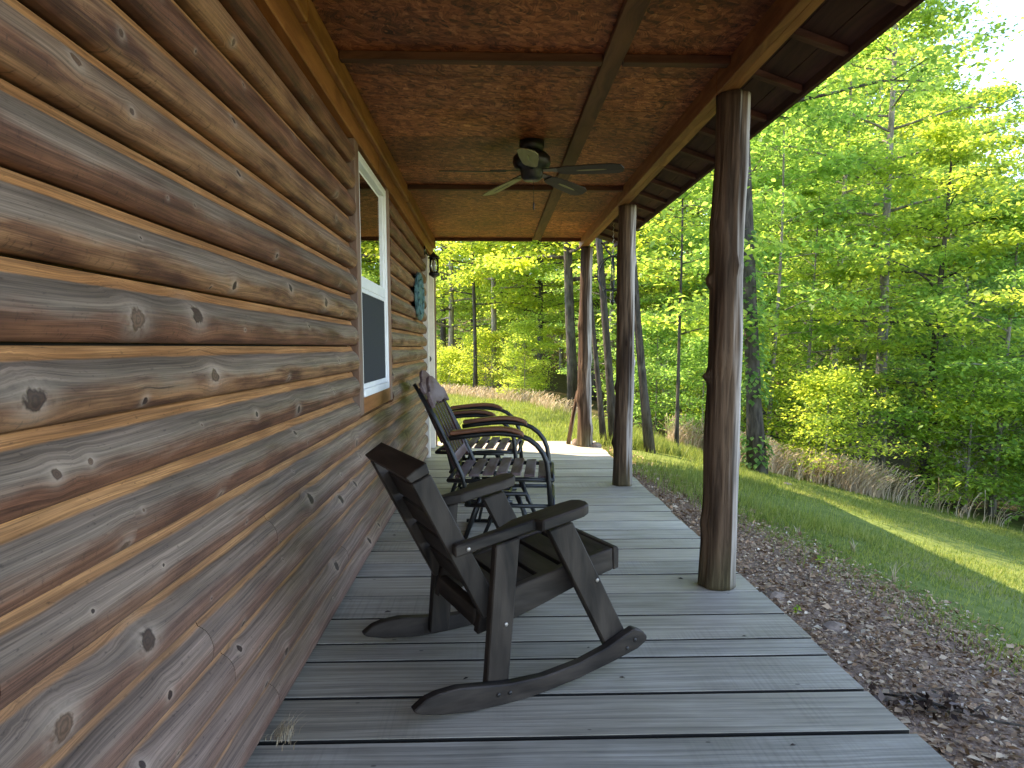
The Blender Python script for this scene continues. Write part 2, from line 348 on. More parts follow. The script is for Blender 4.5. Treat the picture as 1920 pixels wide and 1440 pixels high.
def prism(name, pts, v0, v1, mat, parent=None, b=0.003, plane='xz'):
    """outline (u,w) swept from v0 to v1; plane xz sweeps along y, plane xy sweeps along z"""
    P = (lambda u, w, v: Vector((u, v, w))) if plane == 'xz' else ((lambda u, w, v: Vector((u, w, v))) if plane == 'xy' else (lambda u, w, v: Vector((v, u, w))))
    bm = bmesh.new(); a = [bm.verts.new(P(u, w, v0)) for u, w in pts]; c = [bm.verts.new(P(u, w, v1)) for u, w in pts]; n = len(pts)
    bm.faces.new(a); bm.faces.new(c[::-1])
    for i in range(n): bm.faces.new((a[i], c[i], c[(i+1) % n], a[(i+1) % n]))
    bmesh.ops.recalc_face_normals(bm, faces=bm.faces)
    if b > 0: bev(bm, b)
    return link(name, from_bm(name, bm), mat, parent)
def tube_vf(pts, rad, sides=8, cap=True):
    pts = [Vector(p) for p in pts]; n = len(pts); vs = []; fs = []
    rad = rad if isinstance(rad, (list, tuple)) else [rad]*n
    prev = None
    for i, p in enumerate(pts):
        t = (pts[min(i+1, n-1)]-pts[max(i-1, 0)]).normalized()
        if prev is None: u = t.orthogonal().normalized()
        else: u = (prev - t*prev.dot(t)).normalized()
        prev = u; w = t.cross(u)
        for k in range(sides):
            a = 2*math.pi*k/sides; vs.append(p + (u*math.cos(a)+w*math.sin(a))*rad[i])
    for i in range(n-1):
        for k in range(sides): fs.append((i*sides+k, i*sides+(k+1) % sides, (i+1)*sides+(k+1) % sides, (i+1)*sides+k))
    if cap: fs.append(tuple(range(sides))[::-1]); fs.append(tuple(range((n-1)*sides, n*sides)))
    return vs, fs
def tube(name, pts, rad, mat, parent=None, sides=8):
    vs, fs = tube_vf(pts, rad, sides); return link(name, mk(name, vs, fs, True), mat, parent)
def tubes(name, lst, mat, parent=None, sides=8):
    V_, F_ = [], []
    for pts, rad in lst:
        v, f = tube_vf(pts, rad, sides); o = len(V_); V_ += v; F_ += [tuple(i+o for i in q) for q in f]
    return link(name, mk(name, V_, F_, True), mat, parent)
def lathe(name, prof, mat, parent=None, loc=None, sides=20):
    vs, fs = [], []; n = len(prof)
    for r, z in prof:
        for k in range(sides): a = 2*math.pi*k/sides; vs.append((r*math.cos(a), r*math.sin(a), z))
    for i in range(n-1):
        for k in range(sides): fs.append((i*sides+k, i*sides+(k+1) % sides, (i+1)*sides+(k+1) % sides, (i+1)*sides+k))
    fs.append(tuple(range(sides))[::-1]); fs.append(tuple(range((n-1)*sides, n*sides)))
    me = mk(name, vs, fs, True)
    return link(name, me, mat, parent, loc)
def arc(c, r, a0, a1, n, f=lambda a, b: (a, b)):
    return [f(c[0]+r*math.cos(R(a0+(a1-a0)*i/n)), c[1]+r*math.sin(R(a0+(a1-a0)*i/n))) for i in range(n+1)]
def quads_mesh(name, P, rnd):
    """P: (n,4,3) float array of quads (or (n,3,3) triangles); rnd per face"""
    n, k, _ = P.shape; me = bpy.data.meshes.new(name)
    me.vertices.add(n*k); me.vertices.foreach_set('co', P.reshape(-1).astype(np.float32))
    me.loops.add(n*k); me.loops.foreach_set('vertex_index', np.arange(n*k, dtype=np.int32))
    me.polygons.add(n); me.polygons.foreach_set('loop_start', np.arange(0, n*k, k, dtype=np.int32)); me.polygons.foreach_set('loop_total', np.full(n, k, dtype=np.int32))
    a = me.attributes.new('rnd', 'FLOAT', 'POINT'); a.data.foreach_set('value', np.repeat(rnd, k).astype(np.float32))
    me.update(calc_edges=True); return me

# ---------------------------------------------------------------- materials
M = {}
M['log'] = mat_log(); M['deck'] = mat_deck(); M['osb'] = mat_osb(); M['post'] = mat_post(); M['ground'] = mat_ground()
M['trim'] = mat_wood('stained_trim_board', 'y', (0.20, 0.07, 0.022), (0.35, 0.14, 0.048), rough=0.55)
M['trim_v'] = mat_wood('stained_trim_upright', 'z', (0.15, 0.075, 0.045), (0.27, 0.15, 0.10), (0.25, 0.19, 0.155), rough=0.6)
M['batten_x'] = mat_wood('dark_batten', 'x', (0.062, 0.023, 0.011), (0.14, 0.055, 0.026), rough=0.7)
M['batten_y'] = mat_wood('dark_batten_long', 'y', (0.07, 0.027, 0.013), (0.16, 0.066, 0.031), rough=0.7)
M['beam'] = mat_wood('pine_beam', 'y', (0.185, 0.066, 0.023), (0.36, 0.145, 0.052), rough=0.6)
M['rafter'] = mat_wood('soffit_timber', 'x', (0.062, 0.024, 0.015), (0.125, 0.052, 0.033), rough=0.75)
M['sheath'] = mat_wood('soffit_sheathing', 'y', (0.038, 0.015, 0.011), (0.08, 0.032, 0.023), rough=0.8)
ck = dict(rough=0.6, spec=0.3, bump=0.6, greyamt=0.6)
M['chair_x'] = mat_wood('dark_chair_wood_x', 'x', (0.0035, 0.0024, 0.0017), (0.027, 0.0188, 0.013), (0.07, 0.054, 0.041), **ck)
M['chair_y'] = mat_wood('dark_chair_wood_y', 'y', (0.0035, 0.0024, 0.0017), (0.027, 0.0188, 0.013), (0.07, 0.054, 0.041), **ck)
M['chair_z'] = mat_wood('dark_chair_wood_z', 'z', (0.0035, 0.0024, 0.0017), (0.027, 0.0188, 0.013), (0.07, 0.054, 0.041), **ck)
M['red_y'] = mat_wood('red_varnish_slat', 'y', (0.07, 0.034, 0.03), (0.13, 0.08, 0.074), (0.22, 0.178, 0.178), rough=0.65, spec=0.18, greyamt=0.7)
M['red_z'] = mat_wood('red_varnish_back', 'z', (0.018, 0.0045, 0.003), (0.048, 0.012, 0.007), rough=0.32, spec=0.5, bump=0.15)
M['red_x'] = mat_wood('red_varnish_arm', 'x', (0.085, 0.03, 0.014), (0.19, 0.075, 0.036), rough=0.4, spec=0.5, bump=0.15)
M['iron'] = mat_plain('black_metal', (0.008, 0.009, 0.009), 0.42, 0.5)
M['bronze'] = mat_plain('dark_bronze', (0.012, 0.0095, 0.008), 0.45, 0.5)
M['steel'] = mat_plain('dull_bolt', (0.42, 0.38, 0.33), 0.45, 0.5, 0.7)
M['blade'] = mat_wood('fan_blade', 'x', (0.028, 0.021, 0.019), (0.06, 0.046, 0.041), rough=0.6, bump=0.1)
M['blade_pale'] = mat_wood('fan_blade_pale', 'x', (0.22, 0.20, 0.09), (0.33, 0.30, 0.15), rough=0.6, bump=0.1)
M['white'] = mat_plain('white_vinyl', (0.80, 0.80, 0.78), 0.4, 0.4, 0, 0.04)
M['cream'] = mat_plain('cream_paint', (0.62, 0.57, 0.49), 0.5, 0.4, 0, 0.08)
M['screen'] = mat_plain('insect_screen', (0.035, 0.038, 0.043), 0.75, 0.2, 0, 0.1, 120)
M['dark'] = mat_plain('dim_room', (0.03, 0.028, 0.026), 0.9, 0.1)
M['glass'] = mat_glass()
M['brown_metal'] = mat_plain('brown_roof_metal', (0.10, 0.06, 0.045), 0.5, 0.4)
M['rock'] = mat_plain('sandstone', (0.25, 0.19, 0.145), 0.9, 0.2, 0, 0.4, 9)
M['bark_dark'] = mat_bark('dark_bark', (0.028, 0.024, 0.019), (0.085, 0.073, 0.058))
M['bark_grey'] = mat_bark('grey_bark', (0.12, 0.105, 0.085), (0.30, 0.265, 0.215))
M['leaf'] = mat_leaf('spring_leaf', (0.05, 0.105, 0.022), (0.115, 0.20, 0.042), (0.225, 0.28, 0.065), (0.66, 0.80, 0.15), 0.55)
M['leaf2'] = mat_leaf('shade_leaf', (0.042, 0.098, 0.026), (0.095, 0.18, 0.045), (0.175, 0.25, 0.065), (0.50, 0.72, 0.16), 0.55)
M['grass'] = mat_leaf('grass_blade', (0.085, 0.13, 0.02), (0.15, 0.195, 0.03), (0.27, 0.255, 0.09), (0.44, 0.50, 0.09), 0.45, False)
M['drygrass'] = mat_ramp('dry_grass', [(0, (0.28, 0.21, 0.125)), (0.5, (0.47, 0.37, 0.24)), (1, (0.60, 0.50, 0.36))], 0.8, 0.3, (0.45, 0.33, 0.2))
M['chip'] = mat_ramp('leaf_mulch', [(0, (0.11, 0.062, 0.033)), (0.3, (0.30, 0.175, 0.095)), (0.6, (0.45, 0.305, 0.185)), (0.85, (0.55, 0.43, 0.29)), (1, (0.66, 0.57, 0.43))], 0.75)
M['deadleaf'] = mat_ramp('dead_leaf', [(0, (0.03, 0.02, 0.018)), (0.6, (0.085, 0.058, 0.045)), (1, (0.28, 0.22, 0.18))], 0.7)

# ================================================================ ground
def build_ground():
    def axis(lo, hi, extra, step):
        xs = set(np.round(np.arange(lo, hi+1e-6, step), 3)); xs |= set(extra)
        return sorted(xs)
    far = [12, 14, 17, 21, 27, 36, 50, 70, 100, 150, 230, 350, 550]
    xs = axis(-1.0, 11.0, [1.16, 1.18]+[float(f) for f in far]+[-float(f) for f in far]+[-9.4, -9.2, -5, -3, -2], 0.2)
    ys = axis(-1.0, 16.0, [7.81, 7.83]+[float(f) for f in far if f > 16]+[-float(f) for f in far]+[-2.0, -4.0], 0.2)
    xs = sorted(set(round(float(v), 3) for v in xs)); ys = sorted(set(round(float(v), 3) for v in ys))
    vs = [(x, y, gz(x, y)) for y in ys for x in xs]; nx = len(xs)
    fs = [(j*nx+i, j*nx+i+1, (j+1)*nx+i+1, (j+1)*nx+i) for j in range(len(ys)-1) for i in range(nx-1)]
    o = link('ground', mk('ground', vs, fs, True), M['ground']); o['kind'] = 'structure'
build_ground()

# ================================================================ log wall of the house
WX = -0.636; WY0, WY1 = -2.0, 7.60
WIN = (3.38, 4.27, 0.865, 2.082)      # white frame y0,y1,z0,z1
CAS = (3.285, 4.36, 0.782)            # wooden casing
DOOR = (6.72, 7.47, 2.045)
house = empty('log_house', (WX, 3, 0), 'log cabin wall with rounded weathered brown and grey log siding', 'log cabin')
PROF = [(0.0055, -0.050), (0.0055, -0.024), (0.0085, -0.0155), (0.016, -0.0075), (0.027, -0.0025), (0.040, -0.0002), (0.052, 0.0), (0.067, -0.0028), (0.080, -0.0085), (0.0905, -0.0165), (0.098, -0.0255), (0.1025, -0.0325), (0.1225, -0.0405)]
def log_piece(y0, y1, z0, zmax=None):
    n = max(2, int((y1-y0)/0.16)+1); ys = [i*(y1-y0)/(n-1) for i in range(n)]
    vs, fs = [], []; k = len(PROF); sd_ = z0*37.0
    jit = 0.0
    for y in ys:
        yw = y+y0; w = 0.0016*mnoise.noise(Vector((yw*2.3, sd_, 0)))
        for z, x in PROF:
            xx = x + jit + (w if -0.03 < x else 0) + 0.001*mnoise.noise(Vector((yw*6, z*60, sd_)))
            vs.append((xx, y, z + 0.0010*mnoise.noise(Vector((yw*1.6, sd_, 3)))))
    for i in range(n-1):
        for j in range(k-1): fs.append((i*k+j, (i+1)*k+j, (i+1)*k+j+1, i*k+j+1))
    # closed ends and back, on vertices of their own so that the rounded face keeps its normals
    for e, yy in ((0, 0.0), ((n-1)*k, ys[-1])):
        b0 = len(vs); vs += [vs[e+j] for j in range(k)]+[(-0.06, yy, PROF[-1][0]), (-0.06, yy, PROF[0][0])]
        f = tuple(range(b0, b0+k+2)); fs.append(f if e == 0 else f[::-1])
    b0 = len(vs); vs += [(-0.06, 0, PROF[0][0]), (-0.06, 0, PROF[-1][0]), (-0.06, ys[-1], PROF[0][0]), (-0.06, ys[-1], PROF[-1][0])]
    fs.append((b0, b0+1, b0+3, b0+2))
    me = mk('log', vs, fs, False)
    sm = [True]*len(me.polygons); sm[-3:] = [False]*3; me.polygons.foreach_set('use_smooth', sm)
    link('log', me, M['log'], house, (0.0, y0-3, z0))
joints = {4: [1.955], 3: [1.48, 5.0], 2: [1.6, 4.7], 0: [1.92, 5.4], 5: [0.84, 5.9], 1: [2.9], 6: [5.1], 8: [0.2], 10: [0.5], 12: [-0.3], 13: [1.0], 7: [-0.6]}
for c in range(17):
    z0 = LOG0 + c*PITCHL; z1 = z0+PITCHL
    spans = []
    blocked = []
    if z1 > CAS[2]+0.02: blocked.append((CAS[0]-0.022, CAS[1]+0.012))
    if z0 < DOOR[2]: blocked.append((DOOR[0]-0.012, DOOR[1]+0.06))
    else: blocked.append((7.50, 7.53))
    cur = WY0
    for a, b in blocked: spans.append((cur, a)); cur = b
    spans.append((cur, 7.50 if cur < 7.4 else cur))
    for a, b in spans:
        if b-a < 0.05: continue
        cuts = [a]+[j for j in joints.get(c, []) if a+0.3 < j < b-0.3]+[b]
        for i in range(len(cuts)-1): log_piece(cuts[i]+(0.0016 if i else 0), cuts[i+1]-(0.0016 if i < len(cuts)-2 else 0), z0)
HL = lambda x: x-WX
def hbox(name, x0, x1, y0, y1, z0, z1, mat, parent=None, b=0.003):
    """box in world coordinates, as a part of the house"""
    o = box(name, HL(x0), HL(x1), y0-3, y1-3, z0, z1, mat, parent or house, b); return o
hbox('wall_sheathing', WX-0.12, WX-0.062, WY0, CAS[0]-0.001, 0.0, 2.3, M['dark'], b=0)
hbox('wall_sheathing', WX-0.12, WX-0.062, CAS[1]+0.001, DOOR[0]-0.02, 0.0, 2.3, M['dark'], b=0)
hbox('wall_sheathing', WX-0.12, WX-0.062, CAS[0], CAS[1], 0.0, WIN[2]-0.002, M['dark'], b=0)
hbox('wall_sheathing', WX-0.12, WX-0.062, CAS[0], CAS[1], WIN[3]+0.002, 2.3, M['dark'], b=0)
hbox('wall_sheathing', WX-0.12, WX-0.062, DOOR[0]-0.019, WY1-0.01, DOOR[2]+0.002, 2.3, M['dark'], b=0)
# frieze boards under the ceiling
zt = LOG0+17*PITCHL
for ya, yb in ((WY0, 1.1), (1.104, 3.96), (3.964, 7.6)): hbox('frieze_board', WX-0.05, WX-0.004, ya, yb, zt+0.002, zt+0.105, M['trim'])
for ya, yb in ((WY0, 2.4), (2.404, 5.2), (5.204, 7.6)): hbox('crown_board', WX-0.05, WX+0.022, ya, yb, zt+0.108, 2.313, M['trim'], b=0.006)
hbox('corner_board', WX-0.06, WX+0.02, 7.53, 7.60, 0.0, zt, M['trim_v'])
# window
win = hbox('window', WX-0.075, WX-0.03, CAS[0]+0.09, CAS[0]+0.0905, 1, 1.001, M['white'], b=0)
win.data = mk('window_sash', [(0, 0, 0)], [], False)
bpy.data.objects.remove(win)
def fbox(x0, x1, y0, y1, z0, z1): return (x0, x1, y0, y1, z0, z1)
def boxes_mesh(name, bl, b=0.003):
    bm = bmesh.new()
    for x0, x1, y0, y1, z0, z1 in bl:
        vs = [bm.verts.new((x, y, z)) for x in (x0, x1) for y in (y0, y1) for z in (z0, z1)]
        for f in ((0, 1, 3, 2), (4, 6, 7, 5), (0, 4, 5, 1), (2, 3, 7, 6), (0, 2, 6, 4), (1, 5, 7, 3)): bm.faces.new([vs[i] for i in f])
    bev(bm, b); return from_bm(name, bm)
y0, y1, z0, z1 = WIN; y0 -= 3; y1 -= 3; zm = 1.452; fw_ = 0.042
wme = boxes_mesh('window', [(-0.095, -0.012, y0, y0+fw_, z0, z1), (-0.095, -0.012, y1-fw_, y1, z0, z1), (-0.095, -0.012, y0+fw_+0.0005, y1-fw_-0.0005, z1-fw_, z1), (-0.095, -0.006, y0+fw_+0.0005, y1-fw_-0.0005, z0, z0+0.04)])
window = link('window', wme, M['white'], house); window['label'] = 'white double hung window with dark insect screen below'
sw = 0.034
ya, yb = y0+fw_+0.001, y1-fw_-0.001
link('upper_sash', boxes_mesh('upper_sash', [(-0.05, -0.024, ya, ya+sw, zm+0.03, z1-fw_-0.001), (-0.05, -0.024, yb-sw, yb, zm+0.03, z1-fw_-0.001), (-0.075, -0.045, ya+sw+.0005, yb-sw-.0005, z1-fw_-sw, z1-fw_-0.001), (-0.052, -0.018, ya, yb, zm-0.03, zm+0.0295)]), M['white'], window)
link('screen_frame', boxes_mesh('screen_frame', [(-0.036, -0.020, ya, ya+0.022, z0+0.041, zm-0.031), (-0.036, -0.020, yb-0.022, yb, z0+0.041, zm-0.031), (-0.036, -0.020, ya+.0225, yb-.0225, z0+0.041, z0+0.066), (-0.036, -0.020, ya+.0225, yb-.0225, zm-0.052, zm-0.031)], 0.002), M['white'], window)
link('pane', boxes_mesh('pane', [(-0.036, -0.032, ya+sw, yb-sw, zm+0.03, z1-fw_-sw)], 0), M['glass'], window)
link('insect_screen', boxes_mesh('insect_screen', [(-0.028, -0.026, ya+.0225, yb-.0225, z0+0.066, zm-0.052)], 0), M['screen'], window)
hbox('window_casing', WX-0.05, WX-0.006, CAS[0], WIN[0]-0.001, CAS[2], zt, M['trim_v'])
hbox('window_casing', WX-0.05, WX-0.006, WIN[1]+0.001, CAS[1], CAS[2], zt, M['trim_v'])
hbox('window_casing', WX-0.05, WX-0.007, WIN[0], WIN[1], CAS[2]+0.001, WIN[2]-0.001, M['trim'])
# door: white casing and slab, far end of the wall
d = hbox('door', WX-0.085, WX-0.045, DOOR[0]+0.1, DOOR[1]-0.1, 0.02, DOOR[2]-0.09, M['cream']); d['label'] = 'pale door in a white casing at the far end of the wall'
hbox('door_casing', WX-0.06, WX+0.012, DOOR[0], DOOR[0]+0.098, 0.003, DOOR[2], M['cream'])
hbox('door_casing', WX-0.06, WX+0.012, DOOR[1]-0.098, DOOR[1], 0.003, DOOR[2], M['cream'])
hbox('door_casing', WX-0.06, WX+0.011, DOOR[0]+0.0985, DOOR[1]-0.0985, DOOR[2]-0.088, DOOR[2]-0.001, M['cream'])
kn = lathe('door_knob', [(0.012, 0), (0.012, 0.03), (0.028, 0.035), (0.03, 0.055), (0.012, 0.068)], M['bronze']); kn.parent = house; kn.rotation_euler = (0, R(90), 0); kn.location = (-0.044, DOOR[0]+0.17-3, 1.0)
# the rest of the house body (keeps the room dark, throws the shade on the yard)
hbox('end_wall', -9.2, WX-0.121, 7.50, 7.58, -0.3, 2.31, M['log'], b=0)
hbox('end_wall', -9.2, WX-0.121, -2.0, -1.92, -0.3, 2.31, M['dark'], b=0)
hbox('back_wall', -9.2, -9.12, -1.919, 7.499, -0.3, 2.31, M['dark'], b=0)
hbox('room_floor', -9.119, WX-0.121, -1.919, 7.499, -0.05, 0.0, M['dark'], b=0)
hbox('room_partition', -3.6, -3.55, -1.918, 7.498, 0.001, 2.3, M['dark'], b=0)
hbox('room_ceiling', -9.119, WX-0.122, -1.919, 7.499, 2.302, 2.312, M['dark'], b=0)

# ================================================================ porch roof: ceiling, battens, beam, rafters, eave
CZ = 2.315; RY0, RY1 = -2.0, 7.60; BX0, BX1, BZ = 0.99, 1.075, 2.222
roof = empty('porch_roof', (0, 3, CZ), 'porch roof with brown strand board ceiling, timber beam and dark eave', 'porch roof')
def rbox(name, x0, x1, y0, y1, z0, z1, mat, b=0.003): return box(name, x0, x1, y0-3, y1-3, z0-CZ, z1-CZ, mat, roof, b)
battY = [0.62, 2.872, 5.11, 7.50]; LB = (0.462, 0.546)
seams = [RY0, -0.9, 0.62, 1.3, 2.2, 2.872, 3.10, 3.36, 3.52, 3.95, 4.6, 5.11, 6.05, 7.1, RY1]
for i in range(len(seams)-1):
    rbox('ceiling_panel', WX+0.0, 0.502, seams[i]+0.0015, seams[i+1]-0.0015, CZ, CZ+0.011, M['osb'], 0.001)
    rbox('ceiling_panel', 0.505, BX1-0.002, seams[i]+0.0015, seams[i+1]-0.0015, CZ, CZ+0.0112, M['osb'], 0.001)
for y in battY:
    rbox('ceiling_batten', WX+0.024, LB[0]-0.002, y-0.022, y+0.026, CZ-0.034, CZ-0.0005, M['batten_x'])
    rbox('ceiling_batten', LB[1]+0.002, BX0-0.001, y-0.022, y+0.026, CZ-0.034, CZ-0.0005, M['batten_x'])
for ya, yb in ((RY0, 1.7), (1.703, 4.44), (4.443, 7.46)):
    rbox('ceiling_batten', LB[0], LB[1], ya, yb, CZ-0.028, CZ-0.0006, M['batten_y'])
for ya, yb in ((RY0, 3.02), (3.024, 5.34), (5.344, 7.6)):
    rbox('beam', BX0, 1.0305, ya, yb, BZ, CZ+0.03, M['beam'], 0.003)
for ya, yb in ((RY0, 2.1), (2.104, 4.2), (4.204, 7.6)):
    rbox('beam', 1.0325, BX1, ya, yb, BZ+0.004, CZ+0.03, M['beam'], 0.003)
EX, EZ = 1.40, 2.236; SL = 0.33
rz = lambda x: EZ + (EX-x)*SL           # underside line of the sloping rafters
k = -11
while True:
    y = 2.29+0.384*k; k += 1
    if y > 7.5: break
    if y < RY0+0.05: continue
    prism('rafter', [(EX-0.02, rz(EX-0.02)-CZ+0.004), (BX1+0.001, rz(BX1)-CZ), (BX1+0.001, rz(BX1)-CZ+0.030), (EX-0.02, rz(EX-0.02)-CZ+0.030)], y-3-0.019, y-3+0.019, M['rafter'], roof, 0.002)
for xa, xb in ((1.085, 1.19), (1.193, 1.30), (1.303, 1.40)):
    prism('soffit_board', [(xa, rz(xa)-CZ+0.0315), (xb, rz(xb)-CZ+0.0315), (xb, rz(xb)-CZ+0.104), (xa, rz(xa)-CZ+0.104)], RY0-3, RY1-3, M['sheath'], roof, 0.001)
prism('fascia_board', [(EX-0.018, EZ-CZ-0.004), (EX+0.004, EZ-CZ-0.004), (EX+0.004, EZ-CZ+0.105), (EX-0.018, EZ-CZ+0.105)], RY0-3, RY1-3, M['sheath'], roof, 0.002)
prism('roof_sheet', [(EX+0.03, rz(EX+0.03)-CZ+0.107), (-4.9, rz(-4.9)-CZ+0.107), (-4.9, rz(-4.9)-CZ+0.13), (EX+0.03, rz(EX+0.03)-CZ+0.13)], RY0-3, RY1-3+0.03, M['brown_metal'], roof, 0)
prism('roof_sheet', [(-4.9, rz(-4.9)-CZ+0.131), (-11.0, rz(-4.9)-6.1*SL-CZ), (-11.0, rz(-4.9)-6.1*SL-CZ-0.02), (-4.9, rz(-4.9)-CZ+0.11)], RY0-3, RY1-3+0.03, M['brown_metal'], roof, 0)
prism('gable_board', [(BX0-0.01, CZ+0.034-CZ), (-4.9, rz(-4.9)-CZ+0.1), (-9.2, rz(-4.9)-4.3*SL-CZ+0.1), (-9.2, 0.002), (BX0-0.01, 0.013)], RY1-3-0.07, RY1-3-0.01, M['rafter'], roof, 0)

# ================================================================ deck
deck = empty('porch_deck', (0, 3, 0), 'porch floor of wide weathered grey planks running out from the wall', 'porch deck')
edges = [1.812, 2.054, 2.303, 2.448, 2.685, 2.937, 3.192, 3.394, 3.611, 3.800, 4.0, 4.216]
y = 4.216
for w in (0.235, 0.19, 0.24, 0.142, 0.235, 0.2, 0.238, 0.235, 0.15, 0.24, 0.235, 0.19, 0.24, 0.235, 0.145, 0.24, 0.2, 0.2):
    y += w
    if y > 7.9: break
    edges.append(round(y, 3))
edges[-1] = 7.92
pre = [-0.5]
for w in (0.24, 0.2, 0.235, 0.24, 0.24, 0.235, 0.142, 0.24, 0.3): pre.append(pre[-1]+w)
pre = [e for e in pre if e < 1.45]; edges = pre+[1.568]+edges
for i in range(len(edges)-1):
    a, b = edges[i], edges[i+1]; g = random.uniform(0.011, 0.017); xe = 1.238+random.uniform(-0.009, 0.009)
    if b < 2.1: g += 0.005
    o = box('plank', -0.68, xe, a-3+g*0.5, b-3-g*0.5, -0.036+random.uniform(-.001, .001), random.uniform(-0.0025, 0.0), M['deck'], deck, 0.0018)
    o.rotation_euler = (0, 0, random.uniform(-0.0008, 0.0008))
box('rim_light_block', -0.68, 1.16, -3.54, -3.505, -0.4, -0.037, M['batten_x'], deck, 0)  # unseen end board, added to keep sky light from under the deck
box('rim_light_block', 1.17, 1.205, -3.5, 4.86, -0.3, -0.038, M['batten_y'], deck, 0)  # rim joist, also closes the slit that let light in below
for x in (-0.5, 0.3): box('joist', x, x+0.04, -3.4, 4.82, -0.16, -0.039, M['batten_y'], deck, 0)

# ================================================================ posts
def post(loc, H_, r_base, r_top, seed, label, bumps=(), flare=0.0, bend=0.0):
    rs = random.Random(seed); nz, ns = 90, 64; vs, fs = [], []
    ph = rs.uniform(0, 100)
    for i in range(nz+1):
        t = i/nz; z = H_*t; r = r_base+(r_top-r_base)*t + flare*math.exp(-z/0.16)
        cx = bend*math.sin(math.pi*t)+0.007*mnoise.noise(Vector((z*1.5, ph, 0)))*min(1, 4*t); cy = 0.007*mnoise.noise(Vector((z*1.5, ph, 9)))
        for k in range(ns):
            a = 2*math.pi*k/ns; ca, sa = math.cos(a), math.sin(a)
            rr = r*(1+0.11*mnoise.noise(Vector((ca*1.3, sa*1.3, z*2.4+ph)))+0.05*mnoise.noise(Vector((ca*3.2, sa*3.2, z*3.0+ph)))+0.045*mnoise.noise(Vector((ca*6.0, sa*6.0, z*1.8+ph)))+0.03*mnoise.noise(Vector((ca*13.0, sa*13.0, z*3.0+ph))))
            for bz, ba, bh, bw in bumps:
                da = math.atan2(math.sin(a-R(ba)), math.cos(a-R(ba)))
                rr += bh*math.exp(-((z-bz)/bw)**2-(da*r/bw)**2)
            vs.append((cx+rr*ca, cy+rr*sa, z))
    for i in range(nz):
        for k in range(ns): fs.append((i*ns+k, i*ns+(k+1) % ns, (i+1)*ns+(k+1) % ns, (i+1)*ns+k))
    fs.append(tuple(range(ns))[::-1]); fs.append(tuple(range(nz*ns, (nz+1)*ns)))
    o = link('porch_post', mk('porch_post', vs, fs, True), M['post'], None, loc)
    tag(o, label, 'post', 'peeled log porch posts'); return o
post((1.067, 3.03, 0.001), BZ-0.002, 0.077, 0.069, 3, 'thickest peeled log porch post, nearest the camera with knots on its left side', [(1.42, 178, 0.028, 0.024), (0.985, 182, 0.032, 0.022), (0.30, 190, 0.012, 0.05), (1.65, 200, 0.010, 0.06), (1.48, 300, 0.012, 0.03), (0.62, 10, 0.010, 0.04), (1.9, 20, 0.012, 0.04), (1.05, 250, 0.008, 0.05)], 0.008)
post((1.072, 5.34, 0.001), BZ-0.002, 0.074, 0.068, 11, 'middle peeled log porch post standing at the deck edge', [(1.50, 180, 0.022, 0.028), (1.15, 280, 0.012, 0.025), (0.8, 185, 0.015, 0.03), (0.35, 182, 0.020, 0.035), (1.8, 0, 0.014, 0.03), (1.0, 5, 0.012, 0.03)], 0.004)
post((1.065, 7.5, 0.001), BZ-0.002, 0.078, 0.066, 23, 'gnarled twisted log porch post at the far corner of the deck', [(0.55, 200, 0.022, 0.08), (0.2, 330, 0.018, 0.06), (1.0, 10, 0.016, 0.06), (1.35, 190, 0.012, 0.04), (0.9, 250, 0.014, 0.05)], 0.014, -0.012)

